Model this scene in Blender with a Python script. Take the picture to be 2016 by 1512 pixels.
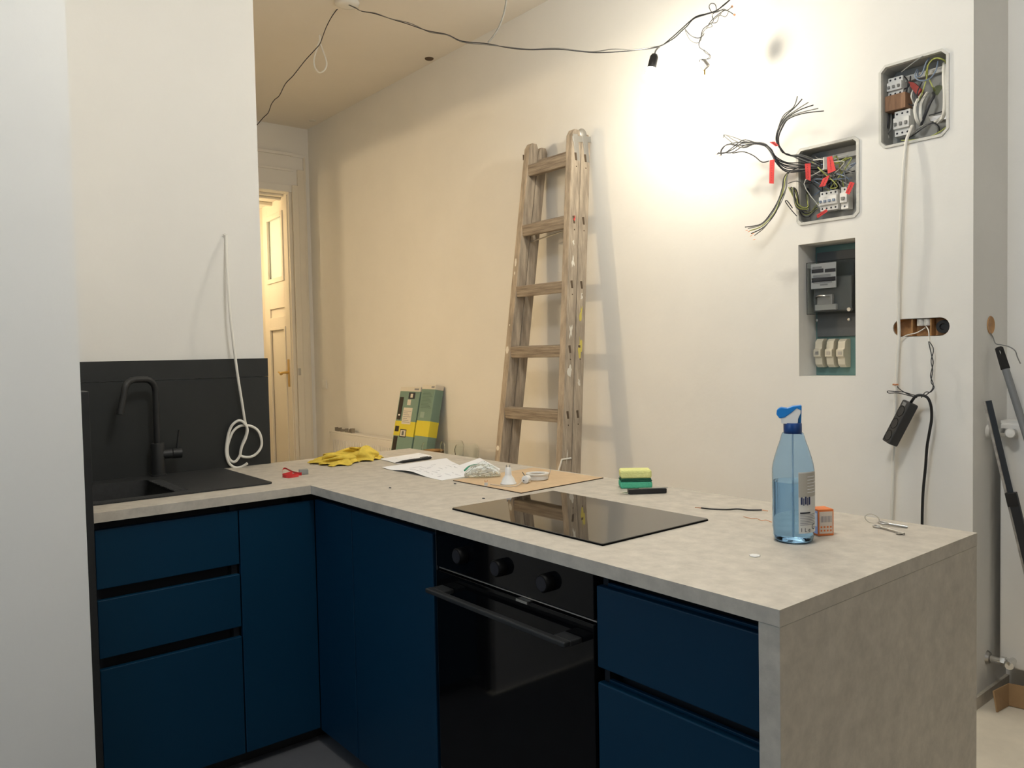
import bpy, math, random
import numpy as np
from mathutils import Vector, Matrix
from mathutils.geometry import tessellate_polygon
random.seed(7)
for o in list(bpy.data.objects): bpy.data.objects.remove(o)
scene = bpy.context.scene
COL = scene.collection

# ------------------------------------------------------------------ camera
# x runs along the peninsula, y away along the sink wall, z up (metres).
F_PX, YAW, PITCH, ROLL = 1559.8, math.radians(140.814), math.radians(-2.17), math.radians(-1.16)
C = np.array([2.479, -1.141, 1.327])
fw = np.array([math.cos(PITCH)*math.cos(YAW), math.cos(PITCH)*math.sin(YAW), math.sin(PITCH)])
r0 = np.array([math.sin(YAW), -math.cos(YAW), 0.0]); u0 = np.cross(r0, fw)
rt = math.cos(ROLL)*r0 + math.sin(ROLL)*u0; up = -math.sin(ROLL)*r0 + math.cos(ROLL)*u0
cam_d = bpy.data.cameras.new('camera'); cam = bpy.data.objects.new('camera', cam_d); COL.objects.link(cam)
cam_d.sensor_width = 36.0; cam_d.lens = F_PX/2016*36.0; cam_d.clip_start = 0.02; cam_d.clip_end = 60
M4 = Matrix(((rt[0], up[0], -fw[0], C[0]), (rt[1], up[1], -fw[1], C[1]), (rt[2], up[2], -fw[2], C[2]), (0, 0, 0, 1)))
cam.matrix_world = M4
scene.camera = cam

# ------------------------------------------------------------------ light and exposure
scene.view_settings.view_transform = 'Standard'
scene.view_settings.look = 'None'
scene.view_settings.exposure = 0.15
scene.view_settings.gamma = 1.0
scene.view_settings.use_curve_mapping = False
world = bpy.data.worlds.new('world'); scene.world = world; world.use_nodes = True
world.node_tree.nodes['Background'].inputs[0].default_value = (0.55, 0.72, 1.0, 1)
world.node_tree.nodes['Background'].inputs[1].default_value = 0.3
BULB_L = 500.0; BULB_COL = (1.0, 0.93, 0.77)
HALL_L = 500.0; HALL_COL = (1.0, 0.76, 0.46)
WIN_P = 19.0; WIN_COL = (0.58, 0.79, 1.0)
SIDE_P = 7.0; SIDE_COL = (1.0, 0.95, 0.82)
wl = bpy.data.lights.new('window_daylight', 'AREA'); wl.shape = 'RECTANGLE'; wl.size = 1.5; wl.size_y = 1.7
wl.energy = WIN_P; wl.color = WIN_COL
wlo = bpy.data.objects.new('window_daylight', wl); COL.objects.link(wlo)
wlo.location = (1.0, -3.28, 2.1)
wlo.rotation_euler = Vector((0, 1, 0)).to_track_quat('-Z', 'Z').to_euler()

wl2 = bpy.data.lights.new('side_fill_light', 'AREA'); wl2.shape = 'RECTANGLE'; wl2.size = 2.0; wl2.size_y = 1.6  # warm fill light added from the right, set in an unseen window
wl2.energy = SIDE_P; wl2.color = SIDE_COL
wlo2 = bpy.data.objects.new('side_fill_light', wl2); COL.objects.link(wlo2)
wlo2.location = (4.17, -1.0, 2.1); wlo2.rotation_euler = Vector((-1, 0, 0)).to_track_quat('-Z', 'Z').to_euler()

# ------------------------------------------------------------------ pixel helpers (photo 2016 x 1512)
def ray(x, y): return fw + rt*(x-1008)/F_PX - up*(y-756)/F_PX
def onX(x, y, v): d = ray(x, y); return C + d*(v-C[0])/d[0]
def onY(x, y, v): d = ray(x, y); return C + d*(v-C[1])/d[1]
def onZ(x, y, v): d = ray(x, y); return C + d*(v-C[2])/d[2]
def atd(x, y, d): return C + ray(x, y)*d
def depth(P): return float((np.asarray(P, float)-C) @ fw)

# ------------------------------------------------------------------ materials
MATS = {}
def mat(name, col, rough=0.6, metal=0.0, var=0.0, scale=8.0, bump=0.0, bscale=60.0, trans=0.0, ior=1.45,
        emit=None, estr=0.0, spec=0.5, col2=None, coat=0.0, stretch=None, alpha=1.0):
    if name in MATS: return MATS[name]
    m = bpy.data.materials.new(name); m.use_nodes = True
    nt = m.node_tree; b = nt.nodes['Principled BSDF']
    b.inputs['Base Color'].default_value = (*col, 1); b.inputs['Roughness'].default_value = rough
    b.inputs['Metallic'].default_value = metal; b.inputs['IOR'].default_value = ior
    b.inputs['Specular IOR Level'].default_value = spec
    b.inputs['Transmission Weight'].default_value = trans
    b.inputs['Coat Weight'].default_value = coat
    b.inputs['Alpha'].default_value = alpha
    if emit: b.inputs['Emission Color'].default_value = (*emit, 1); b.inputs['Emission Strength'].default_value = estr
    if var > 0 or bump > 0:
        tc = nt.nodes.new('ShaderNodeTexCoord'); mp = nt.nodes.new('ShaderNodeMapping')
        nt.links.new(tc.outputs['Object'], mp.inputs['Vector'])
        if stretch: mp.inputs['Scale'].default_value = stretch
    if var > 0:
        n = nt.nodes.new('ShaderNodeTexNoise'); n.inputs['Scale'].default_value = scale; n.inputs['Detail'].default_value = 6
        n.inputs['Roughness'].default_value = 0.65
        nt.links.new(mp.outputs['Vector'], n.inputs['Vector'])
        cr = nt.nodes.new('ShaderNodeValToRGB')
        c2 = col2 if col2 else tuple(max(0, c*(1-var)) for c in col)
        cr.color_ramp.elements[0].position = 0.32; cr.color_ramp.elements[1].position = 0.68
        cr.color_ramp.elements[0].color = (*c2, 1); cr.color_ramp.elements[1].color = (*(min(1, c*(1+var*0.5)) for c in col), 1)
        nt.links.new(n.outputs['Fac'], cr.inputs['Fac']); nt.links.new(cr.outputs['Color'], b.inputs['Base Color'])
    if bump > 0:
        n2 = nt.nodes.new('ShaderNodeTexNoise'); n2.inputs['Scale'].default_value = bscale; n2.inputs['Detail'].default_value = 4
        nt.links.new(mp.outputs['Vector'], n2.inputs['Vector'])
        bp = nt.nodes.new('ShaderNodeBump'); bp.inputs['Strength'].default_value = bump; bp.inputs['Distance'].default_value = 0.01
        nt.links.new(n2.outputs['Fac'], bp.inputs['Height']); nt.links.new(bp.outputs['Normal'], b.inputs['Normal'])
    MATS[name] = m; return m

wall_m = mat('white_wall_paint', (0.80, 0.785, 0.75), 0.9, var=0.03, scale=2.0, bump=0.12, bscale=22, spec=0.2)
wallplain_m = mat('plain_wall_paint', (0.80, 0.785, 0.75), 0.9, var=0.02, scale=2.0, bump=0.05, bscale=40, spec=0.2)
ceil_m = mat('ceiling_paint', (0.80, 0.76, 0.70), 0.95, var=0.02, scale=2.0, spec=0.1)
floor_m = mat('pale_floor', (0.74, 0.68, 0.57), 0.7, var=0.14, scale=3.0, bump=0.05)
sheet_m = mat('grey_floor_sheet', (0.10, 0.10, 0.105), 0.6, var=0.15, scale=5.0)
bare_m = mat('bare_brown_plaster', (0.26, 0.235, 0.20), 0.95, var=0.15, scale=3)
plaster_m = mat('rough_plaster', (0.72, 0.70, 0.65), 0.95, bump=0.5, bscale=80, spec=0.1)
conc_m = mat('concrete_laminate', (0.52, 0.472, 0.40), 0.55, var=0.17, scale=26.0, bump=0.04, bscale=150)
blue_m = mat('dark_blue_front', (0.0015, 0.028, 0.062), 0.45, spec=0.25)
carc_m = mat('dark_carcass', (0.012, 0.014, 0.018), 0.7)
black_m = mat('black_plastic', (0.012, 0.012, 0.013), 0.45)
blackmat_m = mat('matt_black', (0.016, 0.017, 0.018), 0.5, var=0.2, scale=30)
granite_m = mat('black_granite_composite', (0.022, 0.023, 0.024), 0.55, var=0.3, scale=60, bump=0.1, bscale=300)
splash_m = mat('black_splashback', (0.018, 0.02, 0.02), 0.5, var=0.12, scale=6)
splash2_m = mat('black_splashback_upper', (0.024, 0.026, 0.026), 0.4, var=0.15, scale=6)
glassblk_m = mat('black_glass', (0.003, 0.003, 0.0035), 0.05, spec=0.25)
hob_m = mat('hob_glass', (0.006, 0.006, 0.006), 0.02, spec=0.9, ior=1.75)
chrome_m = mat('chrome', (0.75, 0.75, 0.74), 0.18, metal=1.0)
steel_m = mat('brushed_steel', (0.48, 0.47, 0.45), 0.38, metal=1.0)
brass_m = mat('brass', (0.62, 0.42, 0.14), 0.3, metal=1.0)
copper_m = mat('copper', (0.75, 0.36, 0.2), 0.35, metal=1.0)
white_m = mat('white_plastic', (0.78, 0.77, 0.74), 0.4)
cream_m = mat('cream_plastic', (0.62, 0.57, 0.45), 0.5)
enamel_m = mat('white_enamel', (0.76, 0.74, 0.70), 0.35)
doorp_m = mat('cream_door_paint', (0.78, 0.73, 0.63), 0.5, var=0.03, scale=4)
wood_m = mat('weathered_wood', (0.43, 0.355, 0.27), 0.8, var=0.45, scale=14, bump=0.25, bscale=60, stretch=(3, 3, 0.35), col2=(0.25, 0.205, 0.16))
wood2_m = mat('weathered_rung_wood', (0.33, 0.275, 0.21), 0.8, var=0.5, scale=14, bump=0.3, bscale=60, stretch=(0.35, 3, 5), col2=(0.17, 0.13, 0.10))
slot_m = mat('dark_slot', (0.10, 0.07, 0.045), 0.9)
offcut_m = mat('wood_offcut', (0.30, 0.17, 0.10), 0.8, var=0.3, scale=20, stretch=(6, 6, 0.5))
paper_m = mat('white_paper', (0.85, 0.85, 0.87), 0.8)
ink_m = mat('grey_ink', (0.28, 0.28, 0.30), 0.9)
dark_ink_m = mat('dark_ink', (0.04, 0.04, 0.05), 0.9)
yellow_m = mat('yellow_cloth', (0.78, 0.58, 0.10), 0.95, var=0.15, scale=40, bump=0.2, bscale=300, spec=0.1)
hard_m = mat('hardboard', (0.60, 0.43, 0.26), 0.7, var=0.1, scale=18)
hardedge_m = mat('hardboard_edge', (0.06, 0.035, 0.02), 0.9)
greenbox_m = mat('green_carton', (0.185, 0.29, 0.245), 0.6, var=0.05)
yellowbox_m = mat('yellow_carton_band', (0.70, 0.60, 0.05), 0.6)
cartonwhite_m = mat('white_carton', (0.70, 0.66, 0.58), 0.6)
cardboard_m = mat('cardboard', (0.36, 0.23, 0.12), 0.85, var=0.15, scale=6)
spY_m = mat('yellow_sponge', (0.80, 0.80, 0.32), 0.95, bump=0.4, bscale=250)
spG_m = mat('green_sponge', (0.10, 0.50, 0.30), 0.95, bump=0.4, bscale=250)
scour_m = mat('scouring_pad', (0.02, 0.12, 0.07), 0.95, bump=0.5, bscale=400)
red_m = mat('red_tape', (0.66, 0.045, 0.045), 0.5)
greybox_m = mat('grey_enclosure', (0.34, 0.34, 0.32), 0.6)
rim_m = mat('grey_rim', (0.60, 0.59, 0.55), 0.6, bump=0.3, bscale=90)
wdark_m = mat('dark_wire', (0.035, 0.035, 0.04), 0.5)
wgrey_m = mat('grey_wire', (0.22, 0.22, 0.21), 0.5)
wgreen_m = mat('green_yellow_wire', (0.42, 0.45, 0.12), 0.5)
wblue_m = mat('blue_wire', (0.22, 0.28, 0.38), 0.5)
wwhite_m = mat('white_cable', (0.78, 0.76, 0.70), 0.5)
teal_m = mat('teal_backboard', (0.14, 0.25, 0.23), 0.7)
slate_m = mat('slate_plate', (0.115, 0.12, 0.12), 0.6, var=0.1)
orange_m = mat('orange_socket_box', (0.50, 0.27, 0.11), 0.6, var=0.3, scale=40)
clear_m = mat('clear_plastic', (0.95, 0.97, 0.96), 0.08, trans=1.0, ior=1.12)
bag_m = mat('clear_bag', (0.90, 0.94, 0.92), 0.12, trans=0.92, ior=1.08)
bottle_m = mat('blue_translucent_plastic', (0.66, 0.81, 0.95), 0.08, trans=1.0, ior=1.12)
liquid_m = mat('blue_liquid', (0.68, 0.83, 0.95), 0.02, trans=1.0, ior=1.2)
blueplast_m = mat('bright_blue_plastic', (0.02, 0.22, 0.62), 0.3)
navy_m = mat('navy_collar', (0.008, 0.05, 0.2), 0.3)
orangebox_m = mat('orange_carton', (0.75, 0.20, 0.05), 0.6)
lilac_m = mat('pale_blue_print', (0.40, 0.50, 0.75), 0.6)
greyh_m = mat('grey_handle', (0.20, 0.205, 0.21), 0.5)
frost_m = mat('frosted_glass', (0.70, 0.82, 0.80), 0.25, var=0.03)
bulb_m = mat('glowing_bulb', (1, 1, 1), 0.4, emit=BULB_COL, estr=BULB_L)
hallbulb_m = mat('hall_glowing_bulb', (1, 1, 1), 0.4, emit=HALL_COL, estr=HALL_L)
sky_m = mat('window_pane', (0.9, 0.95, 1.0), 0.02, trans=1.0, ior=1.05)

# ------------------------------------------------------------------ geometry helpers
class G:
    def __init__(s): s.v = []; s.f = []
    def add(s, vs, fs):
        n = len(s.v); s.v += [tuple(map(float, p)) for p in vs]; s.f += [tuple(i+n for i in f) for f in fs]; return s
    def mm(s, x0, x1, y0, y1, z0, z1):
        return s.add([(x0,y0,z0),(x1,y0,z0),(x1,y1,z0),(x0,y1,z0),(x0,y0,z1),(x1,y0,z1),(x1,y1,z1),(x0,y1,z1)],
                     [(3,2,1,0),(4,5,6,7),(0,1,5,4),(1,2,6,5),(2,3,7,6),(3,0,4,7)])
    def obb(s, c, ax, ay, az, sx, sy, sz):
        c, ax, ay, az = (np.asarray(a, float) for a in (c, ax, ay, az))
        P = [c + ax*sx*i/2 + ay*sy*j/2 + az*sz*k/2 for k in (-1, 1) for i, j in ((-1,-1),(1,-1),(1,1),(-1,1))]
        return s.add(P, [(3,2,1,0),(4,5,6,7),(0,1,5,4),(1,2,6,5),(2,3,7,6),(3,0,4,7)])
    def tube(s, pts, r, n=8, closed=False):
        P = [np.asarray(p, float) for p in pts]; m = len(P)
        R = r if hasattr(r, '__len__') else [r]*m
        T = []
        for i in range(m):
            a = P[(i-1) % m] if (closed or i > 0) else P[i]; b = P[(i+1) % m] if (closed or i < m-1) else P[i]
            t = b-a; T.append(t/(np.linalg.norm(t)+1e-12))
        ref = np.array([0, 0, 1.0]) if abs(T[0][2]) < 0.9 else np.array([1.0, 0, 0])
        nrm = np.cross(T[0], ref); nrm /= np.linalg.norm(nrm); vs = []
        for i in range(m):
            nrm = nrm - T[i]*(nrm @ T[i]); nrm /= (np.linalg.norm(nrm)+1e-12); bn = np.cross(T[i], nrm)
            for k in range(n):
                a = 2*math.pi*k/n; vs.append(P[i] + R[i]*(math.cos(a)*nrm + math.sin(a)*bn))
        fs = []
        for i in range(m if closed else m-1):
            j = (i+1) % m
            for k in range(n): fs.append((i*n+k, i*n+(k+1) % n, j*n+(k+1) % n, j*n+k))
        if not closed: fs += [tuple(range(n-1, -1, -1)), tuple((m-1)*n+k for k in range(n))]
        return s.add(vs, fs)
    def cyl(s, p0, p1, r0, r1=None, n=20): return s.tube([p0, p1], [r0, r0 if r1 is None else r1], n)
    def lathe(s, prof, c, axis=(0, 0, 1), n=32, a0=0.0, a1=2*math.pi, ref=None, ell=(1, 1)):
        ax = np.asarray(axis, float); ax /= np.linalg.norm(ax)
        rf = np.asarray(ref if ref is not None else ((1, 0, 0) if abs(ax[0]) < 0.9 else (0, 1, 0)), float)
        rf = rf - ax*(rf @ ax); rf /= np.linalg.norm(rf); b = np.cross(ax, rf); c = np.asarray(c, float)
        full = abs(a1-a0-2*math.pi) < 1e-6; k = n if full else n+1; vs = []
        for (r, h) in prof:
            for i in range(k):
                a = a0+(a1-a0)*i/n; vs.append(c + ax*h + r*(ell[0]*math.cos(a)*rf + ell[1]*math.sin(a)*b))
        fs = []
        for j in range(len(prof)-1):
            for i in range(n):
                i2 = (i+1) % k; fs.append((j*k+i, j*k+i2, (j+1)*k+i2, (j+1)*k+i))
        return s.add(vs, fs)
    def sphere(s, c, r, n=20, ell=(1, 1, 1)):
        prof = [(max(1e-4, r*math.sin(math.pi*i/n)), -r*math.cos(math.pi*i/n)*ell[2]) for i in range(n+1)]
        return s.lathe(prof, c, n=n*2, ell=ell[:2])
    def prism(s, poly, vec):
        P = [np.asarray(p, float) for p in poly]; v = np.asarray(vec, float); n = len(P)
        tri = tessellate_polygon([[Vector(p) for p in P]])
        fs = [tuple(reversed(t)) for t in tri] + [tuple(i+n for i in t) for t in tri]
        fs += [(i, (i+1) % n, (i+1) % n+n, i+n) for i in range(n)]
        return s.add(P + [p+v for p in P], fs)
    def grid(s, fn, nu, nv, th=0.0):
        vs = [np.asarray(fn(i/nu, j/nv), float) for i in range(nu+1) for j in range(nv+1)]
        q = lambda i, j: i*(nv+1)+j
        fs = [(q(i,j), q(i+1,j), q(i+1,j+1), q(i,j+1)) for i in range(nu) for j in range(nv)]
        if th:
            m = len(vs); vs = vs + [p - np.array([0, 0, th]) for p in vs]
            fs += [tuple(reversed([a+m for a in f])) for f in fs]
            e = [q(i,0) for i in range(nu+1)] + [q(nu,j) for j in range(1,nv+1)] + [q(i,nv) for i in range(nu-1,-1,-1)] + [q(0,j) for j in range(nv-1,0,-1)]
            fs += [(e[k], e[k]+m, e[(k+1) % len(e)]+m, e[(k+1) % len(e)]) for k in range(len(e))]
        return s.add(vs, fs)

def smooth_path(pts, n=6, closed=False):
    P = [np.asarray(p, float) for p in pts]; out = []; m = len(P)
    for i in range(m if closed else m-1):
        if closed: a, b, c, d = P[(i-1) % m], P[i], P[(i+1) % m], P[(i+2) % m]
        else: a, b, c, d = P[max(i-1, 0)], P[i], P[i+1], P[min(i+2, m-1)]
        for k in range(n):
            t = k/n; out.append(0.5*((2*b)+(-a+c)*t+(2*a-5*b+4*c-d)*t*t+(-a+3*b-3*c+d)*t**3))
    if not closed: out.append(P[-1])
    return out

ORG = {}
def thing(name, loc, label, cat, group=None, kind=None):
    o = bpy.data.objects.new(name, None); COL.objects.link(o); o.empty_display_size = 0.05
    o.location = tuple(map(float, loc)); ORG[o.name] = np.asarray(loc, float)
    if label: o['label'] = label
    if cat: o['category'] = cat
    if group: o['group'] = group
    if kind: o['kind'] = kind
    return o
def build(name, g, m, parent=None, label=None, cat=None, group=None, kind=None, smooth=None, bevel=0.0, seg=2):
    V = np.array(g.v); lo, hi = V.min(0), V.max(0)
    org = np.array([(lo[0]+hi[0])/2, (lo[1]+hi[1])/2, lo[2]])
    me = bpy.data.meshes.new(name); me.from_pydata([tuple(p) for p in V-org], [], g.f); me.update()
    import bmesh
    bm = bmesh.new(); bm.from_mesh(me); bmesh.ops.recalc_face_normals(bm, faces=bm.faces); bm.to_mesh(me); bm.free()
    if smooth is not None:
        me.shade_smooth(); me.set_sharp_from_angle(angle=math.radians(smooth))
    me.materials.append(m)
    o = bpy.data.objects.new(name, me); COL.objects.link(o)
    ORG[o.name] = org
    if parent is not None:
        o.parent = parent; o.location = tuple(org-ORG[parent.name])
    else: o.location = tuple(org)
    if label: o['label'] = label
    if cat: o['category'] = cat
    if group: o['group'] = group
    if kind: o['kind'] = kind
    if bevel:
        b = o.modifiers.new('bevel', 'BEVEL'); b.width = bevel; b.segments = seg; b.limit_method = 'ANGLE'; b.angle_limit = math.radians(40)
    return o

LAT = np.array([r0[0], r0[1], 0.0]); VIEWH = np.array([fw[0], fw[1], 0]); VIEWH /= np.linalg.norm(VIEWH); ZUP = np.array([0, 0, 1.0])

# ================================================================== STRUCTURE
ZC = 3.32; YB = 1.93; XE = 1.325; XD = -4.04; XS = -0.660; XPIER = 0.05; YPIER = -0.686
build('floor', G().mm(-6.0, 4.4, -3.5, 3.0, -0.1, 0.0), floor_m, kind='structure')
build('ceiling', G().mm(-6.0, 4.4, -3.5, 3.0, ZC, ZC+0.1), ceil_m, kind='structure')

# back wall with recesses
BOX2 = (0.642, 0.906, 1.846, 2.157); BOX1 = (0.993, 1.241, 2.090, 2.398); NICHE = (0.643, 0.891, 1.208, 1.762)
def cham(b, c): x0, x1, z0, z1 = b; return [(x0+c,z0),(x1-c,z0),(x1,z0+c),(x1,z1-c),(x1-c,z1),(x0+c,z1),(x0,z1-c),(x0,z0+c)]
def pill(x0, x1, zc, r, n=10):
    P = []
    for k in range(n+1): a = -math.pi/2+math.pi*k/n; P.append((x1-r+r*math.cos(a), zc+r*math.sin(a)))
    for k in range(n+1): a = math.pi/2+math.pi*k/n; P.append((x0+r+r*math.cos(a), zc+r*math.sin(a)))
    return P
SOCK = (1.040, 1.246, 1.396, 0.034)
holes = [(cham(BOX2, 0.018), 0.10), (cham(BOX1, 0.022), 0.10), ([(NICHE[0],NICHE[2]),(NICHE[1],NICHE[2]),(NICHE[1],NICHE[3]),(NICHE[0],NICHE[3])], 0.15), (pill(*SOCK), 0.05)]
g = G(); outer = [(XD, 0), (XE, 0), (XE, ZC), (XD, ZC)]
polys = [[Vector((x, YB, z)) for x, z in outer]] + [[Vector((x, YB, z)) for x, z in h] for h, d in holes]
flat = [p for q in polys for p in q]
g.add(flat, tessellate_polygon(polys))
for h, d in holes:
    n = len(h); g.add([(x, YB, z) for x, z in h] + [(x, YB+d, z) for x, z in h], [(i, (i+1) % n, (i+1) % n+n, i+n) for i in range(n)] + [tuple(range(n, 2*n))])
g.add([(XE,YB,0),(XE,2.25,0),(XE,2.25,ZC),(XE,YB,ZC)], [(0,1,2,3)])      # return face into the recess
g.add([(XD,2.25,0),(XE,2.25,0),(XE,2.25,ZC),(XD,2.25,ZC)], [(0,1,2,3)])
wb = build('wall_back', g, wall_m, kind='structure')
build('wall_recess', G().mm(XE, 3.2, 2.25, 2.40, 0, ZC), wallplain_m, kind='structure')
build('wall_right_pier', G().mm(3.2, 4.4, YB, 2.40, 0, ZC), wallplain_m, kind='structure')
build('baseboard_recess', G().mm(XE, XE+0.012, YB-0.0, 2.25, 0, 0.045), conc_m, kind='structure')
build('baseboard_back', G().mm(XD+0.02, XE+0.012, YB-0.012, YB, 0, 0.045), conc_m, kind='structure')
# sink wall, pier, room shell behind the camera
build('wall_left', G().mm(XS-0.12, XS, YPIER, 0.119, 0, ZC), wallplain_m, kind='structure')
build('wall_left_pier', G().mm(XS-0.12, XPIER, -3.30, YPIER, 0, ZC), wallplain_m, kind='structure')
g = G()
for a in ((-3.30, -2.05, 0, ZC), (0.05, YB, 0, ZC), (-2.05, 0.05, 0, 1.25), (-2.05, 0.05, 2.95, ZC)): g.mm(4.2, 4.35, a[0], a[1], a[2], a[3])
build('wall_right', g, bare_m, kind='structure')
wf2 = thing('fill_window', (4.28, -1.0, 1.25), None, None, kind='structure')  # unseen window added as the opening for the side fill light
g = G(); g.mm(4.25, 4.31, -2.05, 0.05, 1.25, 1.31); g.mm(4.25, 4.31, -2.05, 0.05, 2.89, 2.95)
for y in (-2.05, -1.03, -0.01): g.mm(4.25, 4.31, y, y+0.06, 1.25, 2.95)
build('window_frame', g, white_m, wf2)
for y in (-1.99, -0.97): build('window_pane', G().mm(4.278, 4.283, y, y+0.96, 1.31, 2.89), sky_m, wf2)
g = G()
WX0, WX1, WZ0, WZ1 = 0.2, 1.8, 1.2, 3.0
for a in ((XPIER, WX0, 0, ZC), (WX1, 4.2, 0, ZC), (WX0, WX1, 0, WZ0), (WX0, WX1, WZ1, ZC)): g.mm(a[0], a[1], -3.45, -3.30, a[2], a[3])
build('wall_front', g, bare_m, kind='structure')
wf = thing('window_1', (1.0, -3.36, WZ0), None, None, kind='structure')
g = G(); g.mm(WX0, WX1, -3.40, -3.34, WZ0, WZ0+0.06); g.mm(WX0, WX1, -3.40, -3.34, WZ1-0.06, WZ1)
for x in (WX0, 0.97, WX1-0.06): g.mm(x, x+0.06, -3.40, -3.34, WZ0, WZ1)
build('window_frame', g, white_m, wf)
for x in (0.26, 1.03): build('window_pane', G().mm(x, x+0.71, -3.375, -3.370, WZ0+0.06, WZ1-0.06), sky_m, wf)
# door wall with deep doorway
DZ = 2.755; DY0, DY1 = 0.86, 1.76
g = G(); g.mm(XD-0.10, XD, DY1, YB+0.3, 0, ZC); g.mm(XD-0.10, XD, -2.0, DY0, 0, ZC); g.mm(XD-0.10, XD, DY0, DY1, DZ, ZC)
build('wall_door', g, wallplain_m, kind='structure')
g = G(); g.mm(XD-0.92, XD-0.10, 1.84, 1.94, 0, ZC); g.mm(XD-0.92, XD-0.10, DY0-0.1, DY0, 0, ZC); g.mm(XD-1.0, XD-0.92, DY0-0.1, 1.94, 0, ZC); g.mm(XD-0.92, XD-0.10, DY0, 1.84, DZ+0.03, DZ+0.10)
build('wall_doorway', g, doorp_m, kind='structure')
g = G()
g.mm(XD, XD+0.03, DY1-0.0, DY1+0.055, 0, DZ+0.06); g.mm(XD, XD+0.018, DY1+0.055, DY1+0.115, 0, DZ+0.20)
g.mm(XD, XD+0.012, DY1+0.115, DY1+0.135, 0, 3.08)
g.mm(XD-0.10, XD+0.01, DY1-0.03, DY1, 0, DZ)
build('trim_1', g, doorp_m, kind='structure', bevel=0.004)
g = G(); g.mm(XD, XD+0.014, DY0-0.1, DY1+0.055, DZ, DZ+0.06); g.mm(XD, XD+0.012, DY0-0.1, DY1+0.02, DZ+0.18, DZ+0.20); g.mm(XD, XD+0.02, DY0-0.1, DY1+0.02, DZ+0.31, DZ+0.335)
g.mm(XD, XD+0.012, DY1+0.0, DY1+0.14, 3.06, 3.085)
build('trim_2', g, wallplain_m, kind='structure', bevel=0.003)
g = G(); g.mm(XD-0.75, XD-0.10, DY0, 1.84, DZ-0.02, DZ+0.03); g.mm(XD-0.45, XD-0.40, DY0, 1.84, DZ-0.05, DZ-0.02); g.mm(XD-0.2, XD-0.16, DY0, 1.84, DZ-0.04, DZ-0.02)
build('trim_3', g, doorp_m, kind='structure', bevel=0.006)
# hall wall with an opening behind the sink wall (lamp light enters through it)
g = G(); g.mm(XD, -2.77, 0.03, 0.119, 0, ZC); g.mm(-2.77, XS-0.12, 0.03, 0.119, 2.53, ZC)
build('wall_hall', g, wallplain_m, kind='structure')
build('wall_hall_end', G().mm(XD, XS-0.12, -2.1, -2.0, 0, ZC), wallplain_m, kind='structure')

# hall lamp (out of view behind the sink wall)
hl = thing('hall_lamp', (-2.2, -1.4, 2.15), 'bare warm lamp bulb hanging in the hall behind the sink wall', 'lamp')
build('bulb', G().sphere((-2.2, -1.4, 2.2), 0.06, 12), hallbulb_m, hl, smooth=60)
build('lamp_holder', G().lathe([(0.02, 0.055), (0.022, 0.12), (0.006, 0.14), (0.004, ZC-2.2)], (-2.2, -1.4, 2.2), n=14), black_m, hl, smooth=50)

gl_ = thing('fill_globe', (1.6, -0.2, 2.85), 'added fill light globe, out of view above the cooking corner', 'lamp')  # unseen globe added to lift the light on worktop and walls
build('globe', G().sphere((1.6, -0.2, 3.0), 0.15, 14), mat('fill_globe_glow', (1,1,1), 0.4, emit=(1.0, 0.985, 0.93), estr=66.0), gl_, smooth=60)
build('stem', G().cyl((1.6, -0.2, 3.15), (1.6, -0.2, ZC), 0.015, n=12), black_m, gl_)
hl2 = thing('doorway_fill_bulb', (-4.55, 1.05, 2.25), 'added warm fill bulb behind the doorway, hidden by the sink wall', 'lamp')  # unseen warm bulb added to brighten the open door leaf
build('bulb', G().sphere((-4.55, 1.05, 2.3), 0.05, 10), mat('doorway_fill_glow', (1,1,1), 0.4, emit=HALL_COL, estr=190.0), hl2, smooth=60)
build('spill_blocker', G().mm(-4.46, -4.45, 0.88, 1.185, 2.12, 2.5).mm(-4.55, -4.45, 0.88, 0.89, 2.12, 2.5), black_m, hl2)  # added plate that keeps this bulb's spill off the back wall
build('lamp_holder', G().lathe([(0.016, 0.046), (0.018, 0.10), (0.005, 0.12), (0.003, DZ-0.02-2.3)], (-4.55, 1.05, 2.3), n=12), black_m, hl2, smooth=50)

# ================================================================== KITCHEN
H = 0.90; T = 0.0285; L = 1.7595; W = 0.799; ZB = H-T
XSP = XS+0.012      # splashback face
# worktop: L shape with a cut-out for the basin
BX0, BX1, BY0, BY1 = -0.545, -0.150, -0.640, -0.372
Lp = [(XS,-0.66),(0,-0.66),(0,0),(L,0),(L,W),(XS,W)]; Hp = [(BX0,BY0),(BX1,BY0),(BX1,BY1),(BX0,BY1)]
g = G()
for z in (H, ZB):
    pl = [[Vector((x,y,z)) for x,y in Lp], [Vector((x,y,z)) for x,y in Hp]]
    g.add([p for q in pl for p in q], tessellate_polygon(pl))
for P in (Lp, Hp):
    n = len(P); g.add([(x,y,ZB) for x,y in P]+[(x,y,H) for x,y in P], [(i,(i+1)%n,(i+1)%n+n,i+n) for i in range(n)])
build('worktop', g, conc_m, label='grey concrete-look worktop in an L over the sink run and the peninsula', cat='worktop', bevel=0.0012)
build('end_panel', G().mm(L-0.041, L-0.0005, 0.0005, W, 0, ZB-0.0008), conc_m, label='grey concrete-look panel closing the right end of the peninsula', cat='panel', bevel=0.001)
build('side_panel', G().mm(-0.60, 0.020, -0.6855, -0.6605, 0, 1.247), blackmat_m, label='black upright side panel rising above the worktop at the left wall', cat='panel', bevel=0.002)

FT = 0.018
def front_y(x0, x1, z0, z1): return G().mm(x0, x1, 0.022, 0.022+FT, z0, z1)
def front_x(y0, y1, z0, z1): return G().mm(-0.022-FT, -0.022, y0, y1, z0, z1)
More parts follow.
